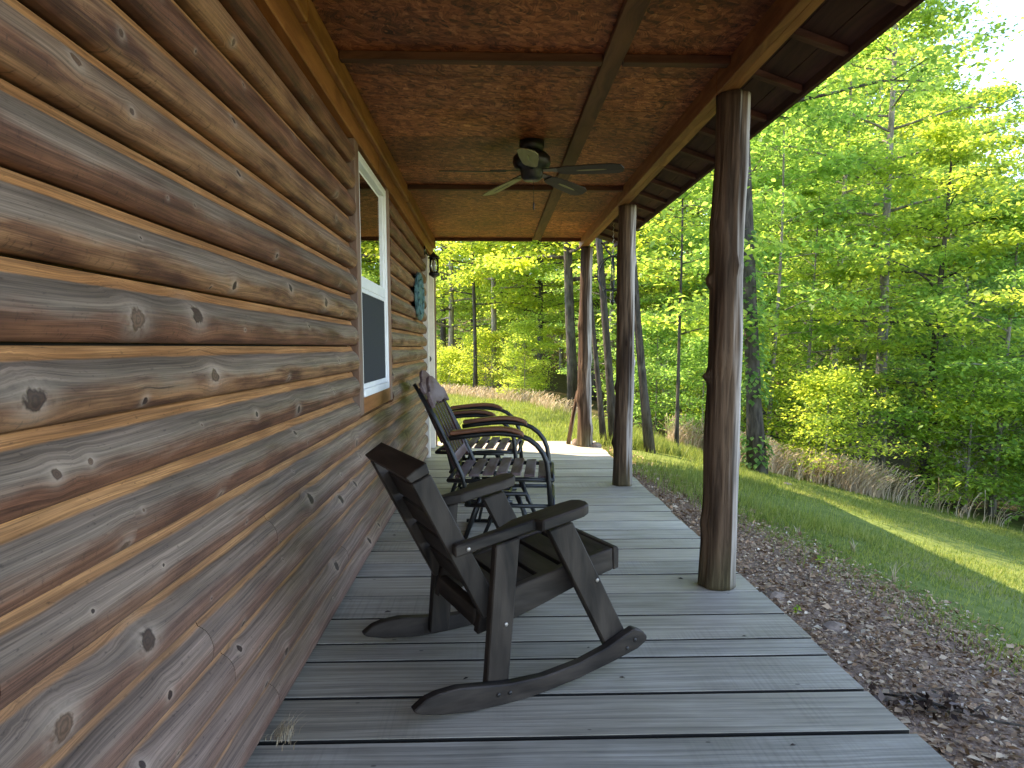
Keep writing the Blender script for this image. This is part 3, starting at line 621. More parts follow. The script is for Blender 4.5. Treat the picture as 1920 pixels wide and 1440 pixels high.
# ================================================================ dark wooden rocking chair
def rocking_chair():
    c = empty('rocking_chair', (0, 1.975, 0), 'dark stained wooden rocking chair, nearest on the deck, facing the yard', 'rocking chair', R(24.8))
    Wd = 0.63; X, Y, Z = M['chair_x'], M['chair_y'], M['chair_z']
    rock = [(-0.255, 0.052), (-0.24, 0.040), (-0.17, 0.020), (-0.066, 0.0045), (0.03, 0.0005), (0.11, 0.0005), (0.185, 0.005), (0.32, 0.022), (0.464, 0.052), (0.561, 0.076), (0.597, 0.096), (0.600, 0.112), (0.582, 0.135), (0.545, 0.152), (0.506, 0.136), (0.433, 0.106), (0.32, 0.076), (0.185, 0.060), (0.056, 0.064), (-0.065, 0.083), (-0.112, 0.090), (-0.178, 0.087), (-0.216, 0.078)]
    def both(name, pts, v0, v1, mat, b=0.004):
        out = []
        for s in (0, 1):
            a, d_ = (v0, v1) if s == 0 else (Wd-v1, Wd-v0)
            out.append(prism(name, pts, a, d_, mat, c, b))
        return out
    both('rocker', rock, 0.0, 0.036, X)
    both('leg', [(-0.004, 0.022), (0.074, 0.022), (0.117, 0.522), (0.033, 0.504)], 0.037, 0.073, Z)
    both('leg', [(0.222, 0.527), (0.312, 0.548), (0.556, 0.085), (0.468, 0.062)], 0.037, 0.073, Z)
    rl = both('side_rail', [(0.0, 0.192), (0.132, 0.221), (0.22, 0.245), (0.374, 0.293), (0.530, 0.331), (0.526, 0.410), (0.33, 0.373), (0.138, 0.329), (0.02, 0.302)], 0.1125, 0.149, X)
    st = both('back_stile', [(-0.226, 0.716), (-0.166, 0.742), (0.066, 0.292), (0.006, 0.258)], 0.075, 0.111, Z)
    # top rail sits across the stiles
    prism('top_rail', [(-0.244, 0.737), (-0.228, 0.7185), (-0.168, 0.745), (-0.180, 0.780)], 0.0745, Wd-0.0745, Y, c, 0.003)
    # back boards between the stiles, following their slope
    dx, dz = (0.066+0.166), (0.292-0.742); L = math.hypot(dx, dz); ux, uz = dx/L, dz/L; nx, nz = -uz, ux
    for a in (0.055, 0.165, 0.275, 0.385):
        px, pz = -0.178+ux*a, 0.732+uz*a; qx, qz = px+ux*0.092, pz+uz*0.092
        prism('back_slat', [(px, pz), (qx, qz), (qx-nx*0.02, qz-nz*0.02), (px-nx*0.02, pz-nz*0.02)], 0.1115, Wd-0.1115, Y, c, 0.002)
    prism('front_apron', [(0.531, 0.329), (0.553, 0.334), (0.553, 0.402), (0.546, 0.414), (0.5275, 0.4115)], 0.1120, Wd-0.1120, Y, c, 0.003)
    for i, (u0, u1) in enumerate(((0.04, 0.125), (0.141, 0.225), (0.241, 0.325), (0.341, 0.425), (0.441, 0.5255))):
        f = lambda u: 0.3285+(u-0.138)*0.2035
        prism('seat_slat', [(u0, f(u0)-0.022), (u1, f(u1)-0.022), (u1, f(u1)), (u0, f(u0))], 0.1495, Wd-0.1495, Y, c, 0.002)
    # arms: narrow at the back, stepping out wide over the front leg, rounded nose
    for s in (0, 1):
        fl = (lambda v: v) if s == 0 else (lambda v: Wd-v)
        plan_ = [(-0.105, 0.036), (0.165, 0.034), (0.180, 0.0), (0.335, 0.0), (0.357, 0.012), (0.366, 0.04), (0.362, 0.075), (0.345, 0.1), (0.30, 0.108), (0.12, 0.105), (0.05, 0.074), (-0.10, 0.0735)]
        bm = bmesh.new(); zf = lambda u: 0.524+(u+0.1)*0.196
        lo = [bm.verts.new((u, fl(v), zf(u)-0.039)) for u, v in plan_]; hi = [bm.verts.new((u, fl(v), zf(u)-0.003)) for u, v in plan_]
        bm.faces.new(lo); bm.faces.new(hi[::-1]); n = len(lo)
        for i in range(n): bm.faces.new((lo[i], hi[i], hi[(i+1) % n], lo[(i+1) % n]))
        bmesh.ops.recalc_face_normals(bm, faces=bm.faces); bev(bm, 0.005)
        # lower the rear underside so that it laps the stile
        link('armrest', from_bm('armrest', bm), X, c)
    prism('back_cleat', [(0.004, 0.205), (0.036, 0.213), (0.036, 0.275), (0.004, 0.27)], 0.1495, Wd-0.1495, Y, c, 0.003)
    def bolt(u, z, v, inner=False, mat=None):
        for s in (0, 1):
            vv = v if s == 0 else Wd-v; sg = -1 if s == 0 else 1
            o = lathe('bolt', [(0.0072, 0), (0.0068, 0.0022), (0.004, 0.0038)], mat or M['steel'], c, (u, vv, z), 10)
            o.rotation_euler = (R(90) if sg < 0 else R(-90), 0, 0)
    bolt(0.066, 0.245, 0.0369); bolt(0.41, 0.335, 0.0369); bolt(-0.062, 0.508, 0.0355)
    for u, z in ((0.022, 0.038), (0.062, 0.036), (0.513, 0.088), (0.545, 0.112)): bolt(u, z, -0.0001, mat=M['bronze'])
    return c
rocking_chair()

# ================================================================ metal gliders with wooden slats
def glider(loc, rotz, label):
    c = empty('glider_chair', loc, label, 'glider chair', rotz, 'metal framed glider chairs')
    I = M['iron']; hw = 0.28
    for s in (-1, 1):
        y = s*hw
        arm = [(-0.19, y, 0.615), (-0.10, y, 0.628), (0.0, y, 0.640), (0.09, y, 0.645), (0.15, y, 0.640)] + [(0.15+0.21*math.sin(R(a)), y, 0.43+0.21*math.cos(R(a))) for a in (15, 30, 45, 60, 75, 90)] + [(0.366, y, 0.36), (0.375, y, 0.235)]
        tube('arm_tube', arm, 0.0145, I, c)
        cap = [(-0.185, 0.637), (-0.10, 0.648), (0.0, 0.660), (0.09, 0.665), (0.15, 0.660), (0.20, 0.645), (0.225, 0.628)]
        prism('arm_cap', [(u, z-0.004) for u, z in cap]+[(u, z+0.020) for u, z in cap[::-1]], y-0.026, y+0.026, M['red_x'], c, 0.006)
        tube('back_post', [(-0.355, y*0.93, 0.86), (-0.27, y*0.95, 0.72), (-0.19, y*0.98, 0.56), (-0.12, y*0.98, 0.40), (-0.08, y*0.98, 0.235)], 0.014, I, c)
        tube('seat_rail', [(-0.20, y*0.97, 0.375), (0.0, y*0.97, 0.372), (0.2, y*0.97, 0.385), (0.385, y*0.97, 0.382)], 0.0125, I, c)
        tube('lower_rail', [(-0.10, y*0.98, 0.235), (0.39, y*0.98, 0.235)], 0.012, I, c)
        # stand: two splayed legs joined by a foot bar, and hangers
        tubes('stand', [([(-0.02, y*0.78, 0.29), (-0.12, y*0.80, 0.012)], 0.0135), ([(0.10, y*0.78, 0.29), (-0.04+0.02, y*0.80, 0.012)], 0.011), ([(0.18, y*0.78, 0.29), (0.30, y*0.80, 0.012)], 0.0135), ([(-0.16, y*0.80, 0.014), (0.34, y*0.80, 0.014)], 0.0125), ([(-0.06, y*0.78, 0.29), (0.24, y*0.78, 0.29)], 0.0125)], I, c)
        tubes('hanger', [([(0.0, y*0.88, 0.28), (-0.03, y*0.88, 0.14)], 0.008), ([(0.20, y*0.88, 0.28), (0.23, y*0.88, 0.14)], 0.008)], I, c)
    for x, z in ((-0.20, 0.375), (0.386, 0.381), (0.39, 0.235), (-0.1, 0.235)): tube('cross_bar', [(x, -hw*0.97, z), (x, hw*0.97, z)], 0.0115, I, c)
    for x in (-0.12, 0.30): tube('foot_bar', [(x, -hw*0.8, 0.0145), (x, hw*0.8, 0.0145)], 0.0125, I, c)
    for i in range(7):
        x = -0.165+i*0.078; zz = 0.392+0.012*math.sin(i/6*math.pi*1.3-0.5)
        prism('seat_slat', [(x, zz), (x+0.060, zz+0.002), (x+0.060, zz+0.018), (x, zz+0.016)], -hw*0.93, hw*0.93, M['red_y'], c, 0.003)
    # back: framed panel with shaped crest and upright splats, leaning
    def bp(y, h, d=0.0):           # h up the back, d forward of it
        a = R(24); return (-0.165-math.sin(a)*h+math.cos(a)*d, y, 0.44+math.cos(a)*h+math.sin(a)*d)
    def board(name, outline, d0, d1, mat, b=0.003):
        bm = bmesh.new(); A = [bm.verts.new(bp(y, h, d0)) for y, h in outline]; B = [bm.verts.new(bp(y, h, d1)) for y, h in outline]; n = len(A)
        bm.faces.new(A); bm.faces.new(B[::-1])
        for i in range(n): bm.faces.new((A[i], B[i], B[(i+1) % n], A[(i+1) % n]))
        bmesh.ops.recalc_face_normals(bm, faces=bm.faces); bev(bm, b)
        return link(name, from_bm(name, bm), mat, c)
    for s in (-1, 1): board('back_stile', [(s*0.235, 0.0), (s*0.275, 0.0), (s*0.268, 0.42), (s*0.228, 0.42)], 0.0, 0.024, M['red_z'])
    crest = [(-0.272, 0.36), (-0.272, 0.425), (-0.25, 0.455), (-0.21, 0.452), (-0.17, 0.47), (-0.13, 0.505), (-0.06, 0.535), (0, 0.542), (0.06, 0.535), (0.13, 0.505), (0.17, 0.47), (0.21, 0.452), (0.25, 0.455), (0.272, 0.425), (0.272, 0.36), (0.14, 0.39), (0.0, 0.375), (-0.14, 0.39)]
    board('crest_rail', crest, 0.025, 0.046, M['red_y'])
    board('bottom_rail', [(-0.232, 0.02), (0.232, 0.02), (0.232, 0.075), (-0.232, 0.075)], 0.003, 0.022, M['red_y'])
    for i in range(5):
        yc = -0.17+i*0.085; board('back_splat', [(yc-0.032, 0.076), (yc+0.032, 0.076), (yc+0.024, 0.22), (yc+0.034, 0.37), (yc-0.034, 0.37), (yc-0.024, 0.22)], 0.004, 0.018, M['red_z'], 0.002)
    return c
glider((-0.02, 3.955, 0), R(-5), 'black metal glider chair with reddish slats, right behind the wooden rocker')
glider((-0.165, 4.96, 0), R(-6), 'farther black metal glider chair, beside the end of the log wall')

# ================================================================ ceiling fan
fan = empty('ceiling_fan', (0.241, 4.03, CZ), 'dark ceiling fan with five blades and hanging pull chain', 'ceiling fan')
lathe('canopy', [(0.072, -0.0005), (0.074, -0.03), (0.066, -0.055), (0.05, -0.062)], M['bronze'], fan, None, 24)
lathe('motor_housing', [(0.05, -0.06), (0.085, -0.068), (0.108, -0.09), (0.112, -0.125), (0.10, -0.15), (0.072, -0.160), (0.066, -0.176), (0.062, -0.205), (0.045, -0.222), (0.02, -0.226)], M['bronze'], fan, None, 28)
def blade_mesh(pale):
    out = [(0.16, -0.035), (0.20, -0.052), (0.36, -0.066), (0.49, -0.068), (0.535, -0.048), (0.548, 0.0), (0.535, 0.048), (0.49, 0.068), (0.36, 0.066), (0.20, 0.052), (0.16, 0.035)]
    bm = bmesh.new(); lo = [bm.verts.new((u, v, -0.003)) for u, v in out]; hi = [bm.verts.new((u, v, 0.003)) for u, v in out]; n = len(lo)
    bm.faces.new(lo); bm.faces.new(hi[::-1])
    for i in range(n): bm.faces.new((lo[i], hi[i], hi[(i+1) % n], lo[(i+1) % n]))
    return from_bm('blade', bm)
for i, az in enumerate((-29, 41, 113, 186, 258)):      # from +Y clockwise
    a = R(90-az)
    b = link('blade', blade_mesh(i), M['blade_pale'] if i in (0, 3) else M['blade'], fan, (0, 0, -0.172))
    b.scale = (1, 0.82, 1)
    b.rotation_euler = (Matrix.Rotation(a, 4, 'Z') @ Matrix.Rotation(R(3.0), 4, 'Y') @ Matrix.Rotation(R(-13), 4, 'X')).to_euler()
    prism('blade_iron', [(0.055, -0.014), (0.17, -0.03), (0.24, -0.018), (0.25, 0.0), (0.24, 0.018), (0.17, 0.03), (0.055, 0.014)], 0.0042, 0.010, M['bronze'], b, 0, 'xy')
    b2 = prism('blade_inlay', [(0.27, -0.018), (0.34, -0.030), (0.43, -0.018), (0.45, 0.0), (0.43, 0.018), (0.34, 0.030), (0.27, 0.018), (0.29, 0.0)], -0.0048, -0.0034, M['bronze'] if i in (0, 3) else M['blade_pale'], b, 0, 'xy')
    b2.scale = (1, 0.35, 1)
tube('pull_chain', [(0.012, 0, -0.226), (0.012, 0, -0.345)], 0.0012, M['bronze'], fan, 5)
lathe('chain_pull', [(0.002, -0.345), (0.0045, -0.35), (0.0045, -0.385), (0.002, -0.39)], M['bronze'], fan, (0.012, 0, 0), 8)

# ================================================================ wall lantern and plaque
lan = empty('wall_lantern', (WX+0.0, 6.56, 2.0), 'black wall lantern with clear glass on bracket at wall end', 'lantern')
I = M['iron']
lathe('back_plate', [(0.012, 0), (0.045, 0.002), (0.045, 0.012), (0.02, 0.02)], I, lan, (-0.006, 0, 0.045), 18).rotation_euler = (0, R(90), 0)
tube('arm', [(0.01, 0, 0.03), (0.03, 0, 0.0), (0.06, 0, 0.0), (0.09, 0, 0.03), (0.09, 0, 0.012)], 0.007, I, lan)
lathe('cap', [(0.062, -0.03), (0.058, -0.022), (0.03, 0.0), (0.012, 0.012), (0.008, 0.022)], I, lan, (0.09, 0, 0), 16)
lathe('glass_shade', [(0.043, -0.165), (0.047, -0.1), (0.045, -0.031)], M['glass'], lan, (0.09, 0, 0), 16)
lathe('base', [(0.012, -0.215), (0.03, -0.2), (0.052, -0.19), (0.052, -0.166)], I, lan, (0.09, 0, 0), 16)
lathe('bulb_sleeve', [(0.014, -0.165), (0.014, -0.11), (0.02, -0.1), (0.02, -0.07), (0.008, -0.05)], M['cream'], lan, (0.09, 0, 0), 10)
for k in range(4):
    a = R(45+90*k); tube('cage_bar', [(0.09+0.05*math.cos(a), 0.05*math.sin(a), -0.166), (0.09+0.052*math.cos(a), 0.052*math.sin(a), -0.1), (0.09+0.05*math.cos(a), 0.05*math.sin(a), -0.03)], 0.003, I, lan, 5)
def plaque():
    t = NT('teal_patina'); o = t.objco(); n = t.noise(o, 16.0, 4, 0.6); v = t.voro(o, 22.0)[0]
    col = t.mix(t.smooth(n, 0.35, 0.65), (0.02, 0.065, 0.072), (0.085, 0.19, 0.185)); col = t.mix(t.smooth(v, 0.0, 0.25, 0.7, 0.0), col, (0.03, 0.07, 0.085))
    m = t.done(t.principled(col, 0.6, t.bump(v, 0.6, 0.01), 0.3))
    pq = empty('wall_plaque', (WX+0.004, 5.93, 1.56), 'oval teal decorative plaque hanging on the log wall beside the lantern', 'wall plaque')
    n_, rings = 40, [(1.0, 0.0), (1.0, 0.014), (0.95, 0.024), (0.86, 0.020), (0.80, 0.014), (0.6, 0.018), (0.3, 0.022), (0.02, 0.023)]
    vs, fs = [], []
    for s, x in rings:
        for k in range(n_):
            a = 2*math.pi*k/n_; w = 1+0.02*math.cos(8*a) if s > 0.8 else 1
            vs.append((x+0.004*math.sin(5*a)*(0.3 < s < 0.7), 0.31*s*w*math.cos(a), 0.205*s*w*math.sin(a)))
    for i in range(len(rings)-1):
        for k in range(n_): fs.append((i*n_+k, i*n_+(k+1) % n_, (i+1)*n_+(k+1) % n_, (i+1)*n_+k))
    fs.append(tuple(range((len(rings)-1)*n_, len(rings)*n_)))
    link('plate', mk('plate', vs, fs, True), m, pq)
    for k in range(12):
        a = 2*math.pi*k/12
        lathe('boss', [(0.03, 0), (0.026, 0.010), (0.012, 0.016)], m, pq, (0.018, 0.20*math.cos(a), 0.125*math.sin(a)), 10).rotation_euler = (0, R(90), 0)
plaque()

# ================================================================ hanging wire planter between the far posts
hp = empty('hanging_planter', (1.185, 6.55, 1.72), 'black scrolled wire planter hanging on a chain between the two farther posts', 'hanging planter')
rr = 0.165
def ring(rad, ang, cz, tilt=0): return [(rad*math.cos(R(q))*math.cos(ang), rad*math.cos(R(q))*math.sin(ang), cz+rad*math.sin(R(q))*1.05) for q in range(-60, 241, 20)]
for k in range(3): tube('hoop', ring(rr, R(60*k+15), 0.10), 0.006, I, hp, 6)
tube('rim', [(0.095*math.cos(R(a)), 0.095*math.sin(R(a)), -0.045) for a in range(0, 361, 24)], 0.007, I, hp, 6)
for k in range(6):
    a = R(60*k+15); tube('basket_rib', [(0.095*math.cos(a), 0.095*math.sin(a), -0.045), (0.075*math.cos(a), 0.075*math.sin(a), -0.10), (0.02*math.cos(a), 0.02*math.sin(a), -0.145)], 0.005, I, hp, 5)
lathe('finial', [(0.004, -0.195), (0.016, -0.17), (0.02, -0.15), (0.01, -0.14)], I, hp, None, 10)
for k in range(2):
    a = R(180*k+15); tube('scroll', [((0.0+r_)*math.cos(a), (0.0+r_)*math.sin(a), z_) for r_, z_ in ((0.0, 0.27), (0.03, 0.29), (0.07, 0.33), (0.10, 0.385), (0.13, 0.40))], 0.008, I, hp, 6)
tube('stem', [(0, 0, 0.27), (0, 0, -0.04)], 0.006, I, hp, 6)
vs_, fs_ = [], []
ch = [([(0, 0, 0.27+i*0.026), (0.006*(-1)**i, 0.004, 0.283+i*0.026), (0, 0, 0.296+i*0.026)], 0.0028) for i in range(14)]
tubes('chain', ch, M['steel'], hp, 5)

# ================================================================ small things on and by the deck
def rock(loc, sx, sy, sz, seed, label):
    bm = bmesh.new(); bmesh.ops.create_icosphere(bm, subdivisions=2, radius=1)
    for v in bm.verts:
        n = mnoise.noise(v.co*1.1+Vector((seed, 0, 0))); n2 = mnoise.noise(v.co*2.7+Vector((seed, 5, 0)))
        v.co *= 1+0.35*n+0.12*n2; v.co.x *= sx; v.co.y *= sy; v.co.z *= sz
    o = link('rock', from_bm('rock', bm, False), M['rock'], None, loc); tag(o, label, 'rock', 'rocks along the deck edge'); return o
def g_at(px, py, lift=0.0): p = at_ground(px, py); return Vector((p.x, p.y, gz(p.x, p.y)+lift))
rock(g_at(1452, 1120, 0.0), 0.05, 0.035, 0.03, 1.0, 'small brown rock beside the deck edge just past the thickest post')
rock(g_at(1563, 1178, 0.0), 0.055, 0.04, 0.028, 4.0, 'reddish flat rock in the mulch beside the deck, closer to the camera')
rock(g_at(1475, 908, 0.0), 0.05, 0.05, 0.02, 9.0, 'dull rock in the mulch patch behind the thickest post')
rock(Vector((0.975, 7.56, 0.03)), 0.055, 0.045, 0.045, 13.0, 'rounded pale stone on the deck, left foot of the gnarled far post')
rock(Vector((1.19, 7.47, 0.018)), 0.06, 0.05, 0.03, 17.0, 'low pale stone on the deck, right foot of the gnarled far post')
lp = tube('leaning_log', [(0.895, 7.66, 0.004), (0.94, 7.64, 0.3), (0.992, 7.605, 0.62)], [0.028, 0.025, 0.02], M['post'], None, 10)
tag(lp, 'short split log leaning on the gnarled far post', 'log')
def scraps(name, pts, size, mat, label, cat=None):
    pass
# dry tuft caught at the foot of the wall
def tuft(loc, n, h, spread, name, label, cat, mat, lean=(0, 0), wd=0.004, seg=3, seed=0):
    rg = np.random.default_rng(seed); P = []; rn = []
    for i in range(n):
        b = np.array([rg.normal(0, spread), rg.normal(0, spread), 0]); a = rg.uniform(0, 2*math.pi); l = h*rg.uniform(0.5, 1.0)
        d = np.array([math.cos(a)*0.35+lean[0], math.sin(a)*0.35+lean[1], 0]); s = np.array([-math.sin(a), math.cos(a), 0])*wd
        pr = b; r_ = rg.random()
        for k in range(seg):
            t0, t1 = k/seg, (k+1)/seg
            q0 = b+np.array([0, 0, l*t0*(1-0.25*t0)])+d*l*t0**2; q1 = b+np.array([0, 0, l*t1*(1-0.25*t1)])+d*l*t1**2
            P.append([q0-s*(1-t0*0.8), q0+s*(1-t0*0.8), q1+s*(1-t1*0.8), q1-s*(1-t1*0.8)]); rn.append(r_)
    o = link(name, quads_mesh(name, np.array(P), np.array(rn)), mat, None, loc); tag(o, label, cat); return o
tuft(Vector((-0.60, 1.83, 0.002)), 60, 0.09, 0.022, 'dry_tuft', 'wad of dry grass caught where the wall meets the deck', 'dry grass', M['drygrass'], (0.5, -0.2), 0.0012, 3, 3)
tuft(g_at(1600, 1035), 9, 0.16, 0.008, 'dry_stalk', 'upright dry stalk at the lawn edge right of the thickest post', 'stalk', M['drygrass'], (0, 0), 0.0045, 3, 5)
tuft(g_at(1676, 1092), 7, 0.15, 0.008, 'dry_stalk', 'leaning dry stalk at the lawn edge, nearest the camera', 'stalk', M['drygrass'], (0.12, 0), 0.004, 3, 6)
tuft(g_at(1496, 1003), 8, 0.10, 0.01, 'dry_stalk', 'short dry stalk in the mulch closest behind the thickest post', 'stalk', M['drygrass'], (0, 0), 0.004, 3, 8)

def leaf_quads(P0, D, Lq, Wq, N):
    """kite leaves: base points P0 (n,3), directions D, lengths L, widths W, rough normals N"""
    D = D/np.linalg.norm(D, axis=1, keepdims=True); Sd = np.cross(N, D); Sd /= np.linalg.norm(Sd, axis=1, keepdims=True)+1e-9
    Nn = np.cross(D, Sd); L_ = Lq[:, None]; W_ = Wq[:, None]
    a = P0; b = P0+D*L_*0.45+Sd*W_*0.5+Nn*L_*0.05; c = P0+D*L_-Nn*L_*0.12; d_ = P0+D*L_*0.45-Sd*W_*0.5+Nn*L_*0.05
    return np.stack([a, b, c, d_], axis=1)
# seedling
def seedling(loc, n, h, seed, label):
    rg = np.random.default_rng(seed); P0 = np.zeros((n, 3)); a = rg.uniform(0, 6.28, n); P0[:, 2] = rg.uniform(0.3, 1, n)*h
    D = np.stack([np.cos(a), np.sin(a), rg.normal(0.1, 0.3, n)], 1); N = np.tile([0, 0, 1.0], (n, 1))+rg.normal(0, .2, (n, 3))
    r_ = empty('seedling', loc, label, 'plant'); me = quads_mesh('leaves', leaf_quads(P0, D, rg.uniform(.5, 1, n)*h*0.9, rg.uniform(.4, .6, n)*h, N), rg.random(n))
    o = link('leaves', me, M['leaf'], r_); o.color = (1.6, 1.6, 1, 1); tube('stem', [(0, 0, 0), (0.003, 0, h)], 0.0015, M['bark_grey'], r_, 5)
seedling(g_at(1538, 1062), 9, 0.05, 2, 'tiny bright green seedling in the mulch right of the thickest post')
seedling(g_at(1494, 1150), 14, 0.03, 4, 'low green weed beside the deck edge')
# dead branch with curled leaves
br = empty('dead_branch', g_at(1760, 1345, 0.012), 'dead twig with dark curled leaves lying in the mulch by the deck', 'branch', R(-20))
tubes('twig', [([(-0.16, 0.03, 0.02), (-0.06, 0.01, 0.03), (0.05, -0.015, 0.02), (0.16, -0.03, 0.012), (0.30, -0.03, 0.006)], [0.004, 0.005, 0.005, 0.004, 0.003]), ([(-0.03, 0.005, 0.03), (-0.08, -0.03, 0.06), (-0.10, -0.05, 0.075)], 0.003), ([(0.08, -0.02, 0.02), (0.13, 0.02, 0.04)], 0.003)], M['bark_dark'], br, 6)
rg = np.random.default_rng(12); n = 90
P0 = np.stack([rg.normal(-0.03, 0.09, n), rg.normal(0, 0.022, n), np.abs(rg.normal(0.02, 0.018, n))], 1); D = rg.normal(0, 1, (n, 3)); D[:, 2] *= 0.5
o = link('curled_leaves', quads_mesh('curled_leaves', leaf_quads(P0, D, rg.uniform(.02, .05, n), rg.uniform(.012, .028, n), rg.normal(0, 1, (n, 3))+np.array([0, 0, .6])), rg.random(n)), M['deadleaf'], br); o['kind'] = 'stuff'
# fallen leaves on the planks
for i, (px, py, sz, lb) in enumerate(((1160, 1272, 0.022, 'dark leaf scrap on the plank under the rocker'), (1270, 1086, 0.03, 'thin dark twig on the plank left of the thickest post'), (720, 1150, 0.03, 'curled pale leaf at the foot of the wall'), (1100, 1217, 0.012, 'tiny dark crumb on the plank behind the rocker tip'), (868, 1276, 0.02, 'small dark bark flake on the plank by the rear leg'), (1480, 1400, 0.018, 'pale leaf scrap on the plank nearest the camera'), (735, 1005, 0.026, 'dark leaf lying at the foot of the wall behind the rocker'), (1390, 1195, 0.02, 'brown leaf scrap on the plank beside the mulch'))):
    d_ = ray(px, py); t_ = -CAM_H/d_.z; p = Vector((0, 0, CAM_H))+d_*t_; p.z = 0.001
    rg = np.random.default_rng(40+i); P = leaf_quads(np.array([[0, 0, 0.003]]), np.array([[1, rg.normal(0, .4), 0.15]]), np.array([sz]), np.array([sz*0.4]), np.array([[0.2, 0, 1.0]]))
    o = link('fallen_leaf', quads_mesh('fallen_leaf', np.concatenate([P, P+np.array([0.002, 0.001, 0.002])]), rg.random(2)*0.7), M['deadleaf'], None, p); tag(o, lb, 'leaf', 'scraps on the deck')

# ================================================================ mulch and grass
def mulch():
    rg = np.random.default_rng(5); n = 42000
    y = 1.3+rg.random(n)**1.4*7.0; e = np.array([mulch_edge(v) for v in y]); x = 1.20+rg.random(n)*(e-1.20+0.28)
    keep = rg.random(n) < np.clip((e+0.28-x)/0.35, 0.12, 1); x, y = x[keep], y[keep]; n = len(x)
    z = np.array([gz(a, b) for a, b in zip(x, y)])+rg.uniform(0.0, 0.012, n)
    D = np.stack([rg.normal(0, 1, n), rg.normal(0, 1, n), rg.normal(0, 0.25, n)], 1); N = rg.normal(0, 0.45, (n, 3))+np.array([0, 0, 1.0])
    L_ = rg.gamma(2.4, 0.0058, n)+0.005; Wd = L_*rg.uniform(0.25, 0.8, n)
    o = link('leaf_mulch', quads_mesh('leaf_mulch', leaf_quads(np.stack([x, y, z], 1), D, L_, Wd, N), rg.beta(1.6, 2.0, n)), M['chip']); o['kind'] = 'stuff'
    o['label'] = 'brown leaf and bark mulch along the deck edge'; o['category'] = 'mulch'
mulch()
EDGE = [(10.5, 7.2), (8.2, 8.0), (6.8, 8.5), (5.45, 8.75), (3.7, 8.8), (2.5, 9.7), (1.6, 11.6), (1.0, 15.0), (-0.9, 18.5), (-6, 21.5)]
def edge_y(x):
    for (xa, ya), (xb, yb) in zip(EDGE, EDGE[1:]):
        if xb <= x <= xa: return ya+(yb-ya)*(xa-x)/(xa-xb)
    return 7.2 if x > 10 else 21.5
def blades(name, n, pos, h, lean, wd, mat, seed, label, cat, seg=1):
    rg = np.random.default_rng(seed); x, y = pos(rg, n); n = len(x)
    z = np.array([gz(a, b) for a, b in zip(x, y)])
    B = np.stack([x, y, z-0.004], 1); a = rg.uniform(0, 2*math.pi, n); hh = h(rg, n, x, y)
    ln = rg.normal(0, 0.28, (n, 2))+np.array(lean); s = np.stack([np.cos(a), np.sin(a), np.zeros(n)], 1)*wd
    if seg == 1:
        T = B+np.stack([ln[:, 0]*hh, ln[:, 1]*hh, hh], 1); P = np.stack([B-s, B+s, T], 1); rn = rg.random(n)
    else:
        out = []; r0 = rg.random(n)
        for k in range(seg):
            t0, t1 = k/seg, (k+1)/seg
            q = lambda t: B+np.stack([ln[:, 0]*hh*t**2, ln[:, 1]*hh*t**2, hh*t*(1-0.3*t*np.minimum(1, np.abs(ln).sum(1)))], 1)
            w0, w1 = 1-0.6*t0, 1-0.6*t1
            if k == seg-1: w1 = 1.4
            out.append(np.stack([q(t0)-s*w0, q(t0)+s*w0, q(t1)+s*w1, q(t1)-s*w1], 1))
        P = np.concatenate(out); rn = np.tile(r0, seg)
    o = link(name, quads_mesh(name, P, rn), mat); o['kind'] = 'stuff'; o['label'] = label; o['category'] = cat; return o
def lawn_pos(rg, n):
    x = 1.3+rg.random(n)*7.2; y = 1.0+rg.random(n)*8.6
    e = np.array([mulch_edge(v) for v in y]); ey = np.array([edge_y(v) for v in x])
    f = np.array([mnoise.noise(Vector((a*0.8, b*0.8, 2.0))) for a, b in zip(x, y)])
    k = (x > e-0.1-0.25*rg.random(n)) & (y < ey+0.3) & (rg.random(n) < np.clip(0.75+1.3*f, 0.12, 1)) & (x < y*0.95+0.6)
    return x[k], y[k]
blades('lawn_grass', 170000, lawn_pos, lambda rg, n, x, y: rg.uniform(0.018, 0.045, n)*np.where((y > 4.6) & (x < 2.9), 2.2, 1.0), (0.1, 0), 0.0035, M['grass'], 21, 'short mown lawn grass sloping away from the porch', 'grass')
def back_pos(rg, n):
    y = 7.95+rg.random(n)**1.2*11.0; x = -0.12*y-1.0+rg.random(n)*(3.4+0.12*y)
    ey = np.array([edge_y(v) for v in x]); k = (y < ey+0.3); return x[k], y[k]
blades('meadow_grass', 60000, back_pos, lambda rg, n, x, y: rg.uniform(0.04, 0.10, n)*np.where(x > 1.2, 1.8, 1.0), (0.1, 0), 0.005, M['grass'], 22, 'sunlit grass behind the far end of the porch', 'grass')
def dry_pos(rg, n):
    x = rg.uniform(2.6, 7.0, n); y = np.array([edge_y(v) for v in x])+rg.normal(0.15, 0.16, n)
    w = np.array([mnoise.noise(Vector((a*1.3, 7.0, 0))) for a in x]); y += 0.25*np.array([mnoise.noise(Vector((a*2.1, 3.0, 0))) for a in x]); k = rg.random(n) < np.clip(np.clip((5.6-x)*0.9, 0.03, 0.7)+w*0.9*(x < 5.4), 0.04, 1); return x[k], y[k]
blades('tall_dry_grass', 8000, dry_pos, lambda rg, n, x, y: rg.uniform(0.15, 0.5, n)*np.array([1+0.5*mnoise.noise(Vector((a*2.4, 1.0, 0))) for a in x]), (0.28, -0.1), 0.0045, M['drygrass'], 23, 'tall tan dry grass along the forest edge', 'dry grass', 4)
def dry2_pos(rg, n):
    x = rg.uniform(-3.5, 1.6, n); y = np.array([edge_y(v) for v in x])+rg.normal(0.0, 0.45, n); return x, y
